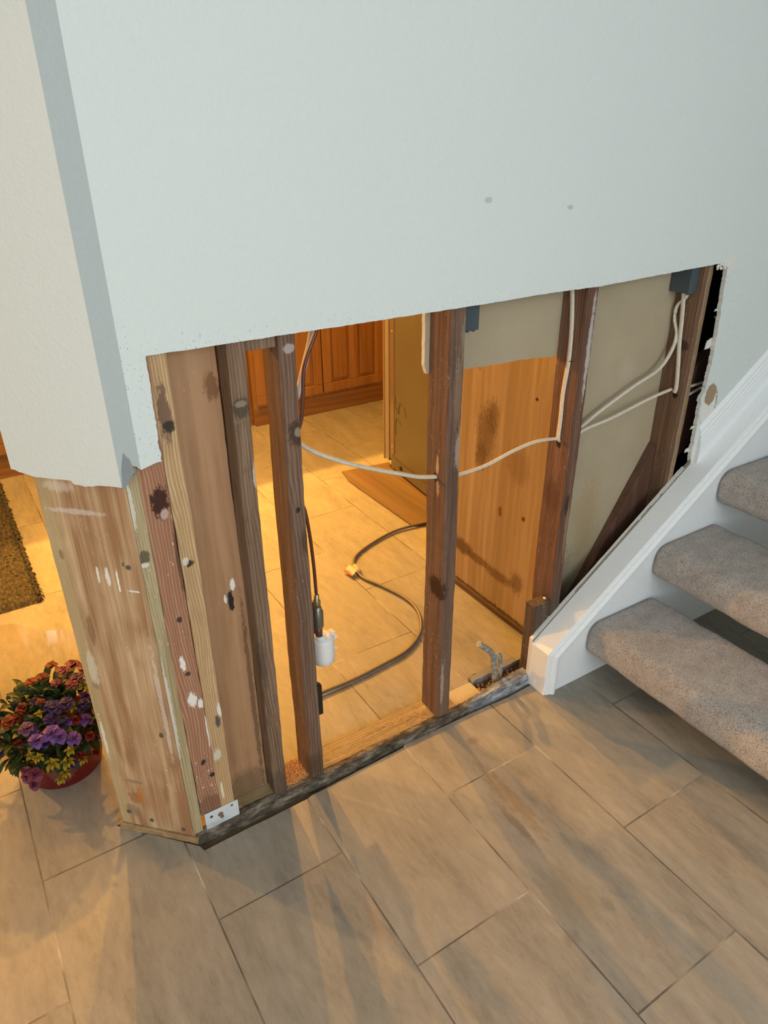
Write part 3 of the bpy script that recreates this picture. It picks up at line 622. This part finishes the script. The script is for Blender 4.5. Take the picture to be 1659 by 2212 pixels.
# diagonal brace and the stair carriage behind the last stud
def slantboard(pts, y0, y1, mat, label, name='diagonal_brace'):
    m = MB(); m.prism(pts, lambda p: (p[0], y0, p[1]), lambda p: (p[0], y1, p[1])); m.cut(.03); m.rough(.001, 25)
    return tag(m.build(name, mat, bevel=.0015), label, 'brace')
slantboard([(1.895, .652), (1.895, .2), (1.70, .015), (1.515, .015), (1.60, .157)], .006, .0335, wood('dark_red_brace', (.075, .034, .021), (.13, .062, .040), 18, seed=19, dirt=.4, rings=.05), 'dark red brown diagonal board leaning behind the white stair skirt')
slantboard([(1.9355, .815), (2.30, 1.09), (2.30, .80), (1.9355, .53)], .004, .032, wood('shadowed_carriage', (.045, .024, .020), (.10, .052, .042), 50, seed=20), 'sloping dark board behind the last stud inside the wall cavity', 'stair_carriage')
# sawdust between stud A and B and little piles
m = MB(); rnd = random.Random(5)
for i in range(420):
    x = rnd.uniform(.590, .653); y = rnd.uniform(-.036, .034); a = rnd.uniform(0, 3.14); L = rnd.uniform(.003, .009)
    z = ZP+rnd.uniform(.0, .004)
    m.tube([(x-math.cos(a)*L, y-math.sin(a)*L, z), (x+math.cos(a)*L, y+math.sin(a)*L, z+rnd.uniform(-.001, .003))], .0007, 4, smooth=False)
for i in range(160):
    x = rnd.gauss(1.0, .05) if i % 2 else rnd.uniform(.70, 1.05); y = rnd.uniform(-.036, .03); a = rnd.uniform(0, 3.14); L = rnd.uniform(.002, .006)
    if x > 1.057: x = 1.04
    m.tube([(x-math.cos(a)*L, y-math.sin(a)*L, ZP+.001), (x+math.cos(a)*L, y+math.sin(a)*L, ZP+.002)], .0006, 4, smooth=False)
tag(m.build('sawdust', plain('orange_sawdust', (.58, .30, .11), .95)), 'orange sawdust lying on the sill plate between the studs', 'sawdust', kind='stuff')

# ------------------------------------------------------------------ electrical
def cable(pts, label, r=.0052, flat=.62, up=(0, 0, 1), n=10):
    m = MB(); m.tube(spline(pts, n), r, 12, flat, up); return tag(m.build('electrical_cable', M_CABLE), label, 'cable')
cable([(.691, -.004, .944), (.72, -.004, .915), (.76, -.005, .888), (.82, -.005, .855), (.874, -.005, .83), (.962, -.005, .793), (1.010, -.005, .774), (1.064, -.005, .761)], 'pale cable sagging between the two middle studs', .0060, .8)
cable([(1.094, -.005, .752), (1.137, -.005, .750), (1.214, -.005, .754), (1.303, -.005, .773), (1.382, -.005, .781), (1.4655, -.005, .771)], 'pale cable bowing from the middle stud to the reddish stud', .0052, .8)
cable([(1.465, -.006, .766), (1.4555, -.008, .775), (1.4560, -.008, .83), (1.4565, -.006, .898), (1.4570, -.012, .984), (1.4565, -.010, 1.06), (1.457, -.003, 1.12), (1.457, .008, 1.19)], 'pale cable running up the left face of the reddish stud', .0064, .6, (1, 0, 0))
cable([(1.4985, -.012, .764), (1.555, -.008, .779), (1.658, -.005, .789), (1.804, -.005, .816), (1.8945, -.012, .832)], 'straight lower cable from the reddish stud to the last stud', .0056, .8)
cable([(1.4985, .006, .756), (1.56, .008, .782), (1.622, .006, .814), (1.741, .002, .864), (1.83, .0, .895), (1.872, .0, .935), (1.889, .001, .985), (1.890, .018, 1.03), (1.889, .016, 1.065), (1.887, -.005, 1.088), (1.885, -.014, 1.104)], 'upper cable curving up to the electrical box on the last stud', .0056, .8)
cable([(1.8905, -.025, .826), (1.8900, -.028, .845), (1.8895, -.022, .90), (1.889, -.012, .97), (1.888, -.006, 1.04), (1.884, .0, 1.104)], 'flat cable dropping straight from the electrical box down the last stud', .0066, .6, (1, 0, 0))
cable([(1.930, -.008, .823), (1.99, -.006, .822), (2.06, -.008, .825)], 'upper of the two cable ends right of the last stud', .005, .8)
cable([(1.930, -.002, .785), (1.99, -.004, .795), (2.06, -.006, .812)], 'lower of the two cable ends right of the last stud', .005, .8)
def staple(c, w, label, ax='y', tilt=0):
    m = MB(); cx, cy, cz = c
    m.tube([(cx, cy-w, cz+tilt), (cx-.006, cy-w, cz+tilt), (cx-.007, cy, cz), (cx-.006, cy+w, cz-tilt), (cx, cy+w, cz-tilt)], .0013, 6)
    return tag(m.build('cable_staple', plain('rusty_staple', (.09, .045, .03), .6)), label, 'staple')
staple((1.4615, -.0115, .985), .009, 'rusty staple holding the cable on the reddish stud')
staple((1.8965, -.0095, .965), .009, 'front rusty staple on the straight cable of the last stud', tilt=.001)
staple((1.8965, .0035, .975), .008, 'rear rusty staple on the curved cable of the last stud', tilt=.001)
def ebox(x0, x1, y0, y1, z0, z1, label):
    m = MB(); m.box(x0, x1, y0, y1, z0, z1)
    o = tag(m.build('electrical_box', M_BLUEBOX, bevel=.0015), label, 'electrical box')
    m = MB()
    for k in range(3): m.lathe((x0+(x1-x0)*(.2+.3*k), y0+.006, z0+.001), [(.004, -.004), (.004, .002)], 10)
    m.build('bottom_lug', M_BLUEBOX, o); return o
ebox(1.0995, 1.155, -.018, .033, 1.105, 1.20, 'blue grey electrical box at the right side of the middle stud')
ebox(1.862, 1.8955, -.031, .030, 1.106, 1.20, 'blue grey electrical box at the left side of the last stud')

# ------------------------------------------------------------------ plumbing on stud B
def tube_obj(name, pts, r, mat, label, cat, n=12, par=None, rings=8):
    m = MB(); m.tube(spline(pts, rings), r, n); o = m.build(name, mat, par)
    if label and par is None: tag(o, label, cat)
    return o
tube_obj('copper_pipe', [(.790, .018, 1.21), (.768, .018, 1.148), (.748, .018, 1.108), (.735, .018, 1.072), (.729, .016, 1.025), (.720, .014, .971), (.706, .018, .93), (.700, .03, .88)], .0042, M_COPPER, 'thin brown water pipe curving down from the wall beside the valve stud', 'pipe')
tube_obj('plastic_tube', [(.782, .050, 1.20), (.771, .050, 1.13), (.752, .051, 1.07), (.732, .052, 1.01), (.705, .055, .95)], .0062, M_WPLAST, 'whitish tube running behind the thin brown water pipe', 'pipe')
wv = empty('water_valve', (.715, -.005, .33), 'white plastic cup valve with brass fitting fixed to the right of the dark stud', 'water valve')
def part(name, m, mat, par, **k): return m.build(name, mat, par, **k)
m = MB(); m.tube(spline([(.694, .0, .79), (.707, .0, .775), (.716, .0, .71), (.7215, .0, .624), (.7235, .0, .545)], 8), .0040, 12); part('supply_pipe', m, M_COPPER, wv)
m = MB(); m.box(.6905, .7085, -.016, -.008, .445, .535, .001); part('bracket', m, M_BLACK, wv)
m = MB(); m.lathe((.7235, .0, .508), [(.0075, .0), (.009, .006), (.009, .018), (.0065, .022), (.0065, .036)], 6); part('brass_nut', m, M_BRASS, wv)
m = MB(); m.lathe((.7240, .0, .448), [(.0115, 0), (.0135, .004), (.0135, .046), (.0105, .050), (.0105, .062)], 16); part('valve_body', m, plain('grey_valve_metal', (.24, .22, .19), .35, metal=.7), wv)
m = MB(); m.lathe((.7240, .0, .420), [(.0095, 0), (.0095, .030)], 14); part('pipe_neck', m, M_COPPER, wv)
m = MB(); m.lathe((.7270, .0, .414), [(.0135, 0), (.0150, .004), (.0150, .009), (.0095, .010)], 18); part('collar', m, M_WPLAST, wv)
m = MB(); m.lathe((.7340, .002, .338), [(.022, 0), (.0275, .005), (.0285, .02), (.0285, .068), (.0265, .076), (.013, .079)], 28); cup = part('cup', m, M_WPLAST, wv)
for z_, s_ in ((.395, .012), (.362, .010)):
    m = MB(); m.prism([(0, 0), (s_, .004), (0, .010)], lambda p: (.7615+p[0], -.004, z_+p[1]), lambda p: (.7615+p[0], .006, z_+p[1])); part('tab', m, M_WPLAST, wv)
m = MB(); m.prism([(0, 0), (.006, -.002), (.008, .016), (-.004, .020)], lambda p: (.757+p[0], -.006, .405+p[1]), lambda p: (.757+p[0], .008, .405+p[1]))
part('tab', m, M_WPLAST, wv)
bk = empty('metal_bracket', (.70, .0, .17), 'small black metal plate low on the right side of the valve stud', 'bracket')
m = MB(); m.box(.691, .7215, -.004, .002, .176, .272, .0015); part('plate', m, M_BLACK, bk)
m = MB(); m.prism([(.0, .268), (.0, .310), (.010, .292), (.030, .272), (.030, .262)], lambda p: (.691+p[0], .002, p[1]), lambda p: (.691+p[0], .005, p[1])); part('bent_tab', m, plain('dull_brown_metal', (.10, .08, .05), .5, metal=.4), bk)
# grey hose on the kitchen floor with its paper tag
hs = empty('floor_hose', (1.2, .5, 0), 'grey braided hose snaking over the kitchen floor behind the studs', 'hose')
hp = [(.800, .232, .009), (.842, .235, .009), (.938, .235, .008), (1.044, .244, .008), (1.162, .263, .008), (1.253, .32, .008), (1.309, .409, .008), (1.322, .501, .008), (1.295, .614, .008), (1.262, .71, .008), (1.271, .794, .008), (1.322, .863, .008), (1.441, .917, .008), (1.574, .946, .009), (1.72, .927, .012)]
m = MB(); m.tube(spline(hp, 10), .0056, 12); part('hose', m, plain('grey_steel_hose', (.13, .11, .095), .42, metal=.3), hs)
m = MB(); m.tube([(1.268, .745, .009), (1.276, .80, .009)], .0095, 12); part('ferrule', m, plain('beige_ferrule', (.50, .36, .22), .5), hs)
m = MB(); m.prism([(0, 0), (.030, .012), (.024, .062), (-.008, .052)], lambda p: (1.228+p[0], .735+p[1], .012+p[0]*.4), lambda p: (1.228+p[0], .735+p[1], .0135+p[0]*.4))
o = part('paper_tag', m, (lambda t: t.done(t.marks(t.mix(t.sstep(t.noise(t.pos(), 260, 2), .5, .6), (.62, .50, .36), (.48, .30, .18)), [((1.222, .76, .01), (.012, .05, .1), (.45, .07, .03), .9, .3)])))(NT('paper_tag_print', .7)), hs)
o['label'] = 'small cream and red paper tag'

# ------------------------------------------------------------------ kitchen: cabinets, panel, refrigerator
# end panel of the cabinet right behind the opening
cp = empty('end_panel_cabinet', (1.70, .36, 0), 'low pine cabinet whose stained side panel shows between the middle and reddish studs', 'cabinet')
m = MB(); m.box(1.547, 1.565, .049, .635, .0, 1.30); m.build('side_panel', M_PANEL, cp, bevel=.001)
m = MB(); m.box(1.566, 1.90, .06, .62, .10, 1.29); m.build('body', M_CAB, cp)
m = MB(); m.prism([(.049, .0), (.635, .0), (.635, .020), (.049, .014)], lambda p: (1.536, p[0], p[1]), lambda p: (1.5468, p[0], p[1])); m.cut(.02); m.rough(.002, 60)
m.build('base_strip', wood('rotten_base_strip', (.06, .032, .018), (.19, .11, .06), 60, axis='y', dirt=.5, seed=22), cp)
# refrigerator pulled out of its niche
fr = empty('refrigerator', (2.25, 1.25, 0), 'refrigerator with a dull metal side pulled out into the kitchen', 'refrigerator')
RF = Matrix.Translation((1.8855, 1.48, 0)) @ Matrix.Rotation(math.radians(-6), 4, 'Z')
def rbox(name, x0, x1, y0, y1, z0, z1, mat, bev=.002, par=fr):
    m = MB(); m.box(x0, x1, y0, y1, z0, z1)
    for v in m.bm.verts: v.co = RF @ v.co
    return m.build(name, mat, par, bevel=bev)
M_FR = (lambda t: (setattr(t.b.inputs['Metallic'], 'default_value', .45), t.done(t.mix(t.noise(t.pos(), 5, 2), (.16, .145, .105), (.21, .185, .135))))[1])(NT('olive_metal_side', .38))
M_FRD = plain('door_edge_grey', (.34, .29, .24), .35, metal=.4)
rbox('side_body', 0, .70, -.68, 0, .085, 1.75, M_FR)
rbox('base_frame', .004, .70, -.67, .012, .018, .083, M_FR)
rbox('corner_rail', -.004, .03, -.030, .004, .10, 1.75, plain('shiny_rail', (.50, .38, .24), .22, metal=.8))
rbox('door', 0.0, .70, .030, .072, .045, 1.75, M_FRD)
rbox('door_gasket', .006, .69, .006, .030, .06, 1.74, plain('gasket', (.22, .17, .13), .6))
rbox('door_skin', -.003, .70, .072, .084, .04, 1.75, plain('door_skin', (.25, .17, .11), .4))
m = MB(); m.lathe(RF @ Vector((.004, -.095, .052)), [(.012, 0), (.012, .003), (.006, .004)], 14, (-1, 0, 0)); m.build('bolt', M_BLACK, fr)
for z_ in (.135, .70):
    m = MB(); m.lathe(RF @ Vector((-.004, -.014, z_)), [(.005, 0), (.004, .003)], 10, (-1, 0, 0)); m.build('screw', plain('bright_screw', (.8, .7, .5), .2, metal=.9), fr)
# pencilled 25 on the side (written sideways up the panel)
m = MB()
def stroke(pts, r=.0012):
    P_ = [RF @ Vector((-.0008, -y, z)) for y, z in pts]; m.tube(spline(P_, 5), r, 5)
stroke([(.045, .385), (.095, .388)]); stroke([(.058, .352), (.070, .335), (.088, .335)]); stroke([(.045, .405), (.045, .35), (.075, .325)])
stroke([(.075, .325), (.085, .37), (.11, .385), (.135, .37), (.15, .33)])
stroke([(.05, .21), (.045, .26), (.055, .295), (.075, .30), (.10, .275)])
m.build('pencil_marks', plain('pencil', (.10, .08, .05), .8), fr)
for x_ in (.06, .62):
    for y_ in (-.62, -.05):
        m = MB(); m.lathe(RF @ Vector((x_, y_, 0)), [(.018, 0), (.018, .0185)], 12); m.build('foot', M_BLACK, fr)
m = MB(); m.prism([(1.667, 1.600), (1.642, 1.490), (1.648, .950), (1.80, .855), (1.83, .86), (1.925, 1.57)], lambda p: (p[0], p[1], .0005), lambda p: (p[0], p[1], .0055)); m.cut(.06); m.rough(.002, 12)
tag(m.build('hardboard_sheet', M_MAT), 'thin brown hardboard sheet on the kitchen floor in front of the refrigerator', 'board')
# row of pine base cabinets across the kitchen
def cabinet(x0, x1, doors, label, y=2.45):
    c = empty('base_cabinet', ((x0+x1)/2, y+.3, 0), label, 'cabinet', 'pine base cabinets across the kitchen')
    m = MB(); m.box(x0, x1, y+.004, y+.60, .0, .86); m.build('body', M_CAB, c, bevel=.002)
    n = doors; w = (x1-x0-.03)/n
    for k in range(n):
        a = x0+.015+w*k+.004; b = a+w-.008; z0, z1 = .125, .70
        m = MB(); fw = .055
        m.box(a, b, y-.016, y+.004, z0, z0+fw); m.box(a, b, y-.016, y+.004, z1-fw, z1)
        m.box(a, a+fw, y-.016, y+.004, z0+fw, z1-fw); m.box(b-fw, b, y-.016, y+.004, z0+fw, z1-fw)
        mid = (a+b)/2; m.box(mid-.028, mid+.028, y-.016, y+.004, z0+fw, z1-fw)
        d_ = m.build('door', M_CAB, c, bevel=.003)
        m = MB()
        for aa, bb in ((a+fw, mid-.028), (mid+.028, b-fw)):
            m.box(aa, bb, y-.005, y+.004, z0+fw, z1-fw); m.box(aa+.018, bb-.018, y-.012, y-.004, z0+fw+.018, z1-fw-.018)
        m.build('door_panel', M_CAB, d_, bevel=.004)
        m = MB(); m.lathe((b-.03, y-.016, z1-.06), [(.006, 0), (.006, .01), (.014, .016), (.013, .024), (.005, .028)], 14, (0, -1, 0)); m.build('knob', M_CAB, d_)
    m = MB(); m.box(x0+.015, x1-.015, y-.012, y+.004, .715, .84); m.build('drawer_front', M_CAB, c, bevel=.004)
    m = MB(); m.box(x0, x1, y-.003, y+.004, .0, .105); m.build('plinth', wood('plinth_pine', (.22, .10, .026), (.33, .165, .05), 12, axis='x', seed=23), c, bevel=.001)
cabinet(-.598, 1.04, 4, 'pine base cabinet seen at the left picture edge past the wall end')
cabinet(1.042, 1.56, 1, 'pine base cabinet seen between the two narrow left studs')
cabinet(1.562, 2.44, 2, 'pine base cabinet between the valve stud and the refrigerator', y=2.42)
m = MB(); m.box(-.62, 2.44, 2.40, 3.06, .862, .90); tag(m.build('worktop', plain('beige_worktop', (.50, .42, .30), .4), bevel=.003), 'beige worktop over the row of pine base cabinets', 'worktop')

# rug at left
def rug():
    m = MB(); nx, ny = 30, 50; x0, x1, y0, y1 = -.75, .205, 1.215, 2.41
    g = [[m.bm.verts.new((x0+(x1-x0)*i/nx+(.006*noise.noise(Vector((j*1.7, 0, 3))) if i == nx else 0), y0+(y1-y0)*j/ny, .009 if 0 < i < nx and 0 < j < ny else .0005)) for i in range(nx+1)] for j in range(ny+1)]
    for j in range(ny):
        for i in range(nx): m.bm.faces.new((g[j][i], g[j][i+1], g[j+1][i+1], g[j+1][i]))
    r = tag(m.build('rug', (lambda t: (t.bump(t.noise(t.scale(t.pos(), (1, .5, 1)), 120, 4, .7), 1, .006), t.done(t.ramp(t.noise(t.scale(t.pos(), (1, .35, 1)), 110, 4, .75), [(.35, (.020, .016, .010)), (.52, (.055, .045, .030)), (.7, (.14, .115, .07))])))[1])(NT('brown_looped_rug', .95))), 'brown looped rug lying on the kitchen floor at the left edge', 'rug')
    m = MB(); rnd = random.Random(9)
    for k in range(900):
        y = rnd.uniform(y0, y1); x = rnd.gauss(x1, .004) if k < 500 else rnd.uniform(-.3, x1); a = rnd.uniform(-.6, .6)
        L = rnd.uniform(.006, .013)
        m.tube([(x-L*math.cos(a)*.6, y-L*math.sin(a), .008), (x, y, .014), (x+L*math.cos(a)*.6, y+L*math.sin(a), .007 if k >= 500 else .002)], .0016, 4)
    o = m.build('loops', plain('rug_yarn', (.085, .070, .042), .95), r); o['kind'] = 'stuff'
rug()

# ------------------------------------------------------------------ flowers in the red pot
pf = empty('potted_flowers', (.125, .375, 0), 'red pot of purple, pink and yellow flowers in clear wrap behind the wall post', 'potted flowers')
PC = Vector((.128, .378, 0))
m = MB(); m.lathe(PC, [(.088, .001), (.094, .004), (.116, .105), (.122, .108), (.122, .128), (.116, .128), (.110, .10)], 48)
m.build('pot', plain('red_pot_plastic', (.17, .006, .004), .45), pf)
m = MB(); m.lathe(PC, [(.001, .112), (.104, .108), (.10, .09), (.001, .09)], 24, close=False); m.build('soil', plain('dark_soil', (.010, .008, .005), 1), pf)
def leaf(m, base, tip, w, curl=.2):
    base, tip = Vector(base), Vector(tip); d = tip-base; side = d.cross(Vector((0, 0, 1)))
    if side.length < 1e-4: side = Vector((1, 0, 0))
    side.normalize(); up = side.cross(d).normalized(); n = 6; prev = None
    for i in range(n+1):
        t = i/n; c = base+d*t+up*math.sin(t*math.pi)*curl*d.length; hw = w*math.sin(math.pi*min(1, t*.92+.06))**.8
        row = [m.bm.verts.new(c-side*hw+up*hw*.35), m.bm.verts.new(c), m.bm.verts.new(c+side*hw+up*hw*.35)]
        if prev:
            for k in range(2): f = m.bm.faces.new((prev[k], prev[k+1], row[k+1], row[k])); f.smooth = True
        prev = row
rnd = random.Random(11)
def dome(u, v, rr=1.0):   # point on the flower dome
    r = rr*.150; return PC+Vector((math.cos(u)*math.sin(v)*r*1.05, math.sin(u)*math.sin(v)*r*1.0, .145+math.cos(v)*r*.80-.01))
m = MB()
for i in range(520):
    u = rnd.uniform(0, 2*math.pi); v = rnd.uniform(0, 1.75); p = dome(u, v, rnd.uniform(.62, .93)); n_ = (p-(PC+Vector((0, 0, .09)))).normalized()
    t = p+(n_*rnd.uniform(.01, .035)+Vector((rnd.uniform(-1, 1), rnd.uniform(-1, 1), rnd.uniform(-.9, .4)))*.030)
    leaf(m, p, t, rnd.uniform(.006, .011), .18)
for i in range(34):       # drooping leaves over the near rim
    u = rnd.uniform(3.3, 5.4); b = PC+Vector((math.cos(u)*.105, math.sin(u)*.105, .13)); t = b+Vector((math.cos(u)*.035, math.sin(u)*.035, rnd.uniform(-.045, -.01)))
    leaf(m, b, t, .011, .25)
m.build('foliage', (lambda t: t.done(t.mix(t.noise(t.pos(), 60, 3), (.008, .022, .007), (.030, .060, .014))))(NT('dark_green_leaves', .5)), pf, smooth=True)
FC = {'purple': (.12, .048, .20), 'violet': (.032, .015, .075), 'pink': (.17, .035, .06), 'yellow': (.25, .18, .008), 'red': (.11, .006, .004), 'orange': (.15, .02, .004), 'mauve': (.13, .05, .09)}
FM = {k: (lambda t, c: t.done(t.mix(t.noise(t.pos(), 90, 3), tuple(x*.55 for x in c), tuple(min(1, x*1.35) for x in c))))(NT(k+'_petals', .6), c) for k, c in FC.items()}
def flower(kind, u, v, size, rr=1.0, pos=None):
    p = pos or dome(u, v, rr); n_ = (p-(PC+Vector((0, 0, .07)))).normalized(); a = n_.cross(Vector((.3, .2, 1))).normalized(); b = n_.cross(a)
    m = MB(); np_ = 6 if kind != 'yellow' else 5
    for ring, (L, lift) in enumerate(((size*1.1, .35), (size*.85, 1.0), (size*.55, 2.0))):
        for k in range(np_):
            an = 2*math.pi*(k+ring*.5)/np_+rnd.uniform(-.2, .2)
            dd = (a*math.cos(an)+b*math.sin(an)+n_*lift).normalized()
            leaf(m, p, p+dd*L, L*(.55 if kind != 'yellow' else .28), .32)
    o = m.build('flower', FM[kind], pf, smooth=True); o['label'] = kind+' flower'
def fl(kind, px, py, pz, size): flower(kind, 0, 0, size, pos=Vector((px, py, pz)))
# placed over the near and left side of the dome
F = [('purple', .130, .245, .205, .024), ('purple', .108, .250, .210, .022), ('purple', .150, .240, .200, .020), ('purple', .090, .262, .212, .020),
     ('violet', .150, .315, .245, .022), ('violet', .170, .305, .240, .020), ('violet', .205, .300, .225, .020), ('violet', .130, .325, .250, .018), ('violet', .085, .300, .225, .020),
     ('mauve', .205, .365, .262, .022), ('pink', .230, .395, .258, .022), ('pink', .215, .420, .262, .024), ('pink', .190, .385, .272, .022), ('pink', .185, .350, .262, .022), ('pink', .235, .365, .245, .018), ('pink', .165, .370, .272, .016),
     ('red', .130, .400, .280, .020), ('orange', .150, .430, .275, .020), ('orange', .100, .390, .270, .022), ('red', .070, .355, .250, .022), ('orange', .045, .330, .235, .018), ('red', .110, .340, .250, .014),
     ('yellow', .226, .335, .235, .016), ('yellow', .238, .350, .225, .014), ('yellow', .085, .232, .180, .016), ('yellow', .100, .215, .160, .020), ('yellow', .120, .205, .150, .018), ('yellow', .070, .240, .182, .014), ('yellow', .105, .198, .130, .016), ('yellow', .130, .212, .125, .014), ('yellow', .150, .222, .180, .013), ('yellow', .160, .218, .145, .012),
     ('red', .185, .245, .180, .016), ('red', .170, .222, .150, .016), ('red', .205, .255, .165, .014), ('pink', .215, .265, .155, .018), ('pink', .050, .245, .150, .016), ('pink', .065, .222, .145, .018), ('pink', .040, .255, .130, .018), ('mauve', .060, .285, .215, .020), ('violet', .140, .215, .140, .013), ('pink', .048, .225, .118, .014), ('red', .195, .235, .135, .012), ('mauve', .225, .300, .20, .016)]
for k, x, y, z, s_ in F: fl(k, x+rnd.uniform(-.011, .011), y+rnd.uniform(-.011, .011), z+rnd.uniform(-.012, .006), s_*rnd.uniform(.75, 1.05))
for i in range(34):
    flower(rnd.choice(['violet', 'violet', 'violet', 'mauve', 'purple', 'red', 'yellow']), rnd.uniform(2.6, 6.0), rnd.uniform(.2, 1.3), rnd.uniform(.011, .018), .93)
# clear wrap: a slightly crumpled open cone
m = MB(); n = 64; prof_w = [(.096, .03), (.118, .10), (.136, .17), (.156, .235), (.178, .300)]; rings = []
for r_, h_ in prof_w:
    ring = []
    for k in range(n):
        a = 2*math.pi*k/n; w = 1+.045*math.sin(3*a+h_*9)+.03*math.sin(7*a+1)+.02*math.sin(13*a)
        top = (.05*math.sin(a-.6)+.02*math.sin(4*a))*(h_/.30)**3 if h_ > .15 else 0
        if -2.6 < math.atan2(math.sin(a), math.cos(a)) < -.6 and h_ > .12: top -= .09*(h_-.10)/.175
        ring.append(m.bm.verts.new(PC+Vector((math.cos(a)*r_*w, math.sin(a)*r_*w, h_+top))))
    rings.append(ring)
for i in range(len(rings)-1):
    for k in range(n): f = m.bm.faces.new((rings[i][k], rings[i][(k+1) % n], rings[i+1][(k+1) % n], rings[i+1][k])); f.smooth = True
t = NT('clear_wrap_film', .12, .5)
tr = t.n('ShaderNodeBsdfTransparent'); tr.inputs[0].default_value = (.93, .90, .86, 1); gl = t.n('ShaderNodeBsdfGlossy'); gl.inputs['Roughness'].default_value = .18; gl.inputs[0].default_value = (.9, .85, .8, 1)
mx = t.n('ShaderNodeMixShader'); fz = t.n('ShaderNodeLayerWeight'); fz.inputs[0].default_value = .25
t.l(t.math('ADD', t.math('MULTIPLY', fz.outputs['Facing'], .6), .08), mx.inputs[0]); t.l(tr.outputs[0], mx.inputs[1]); t.l(gl.outputs[0], mx.inputs[2])
t.l(mx.outputs[0], t.t.nodes['Material Output'].inputs['Surface'])
m.build('clear_wrap', t.m, pf)
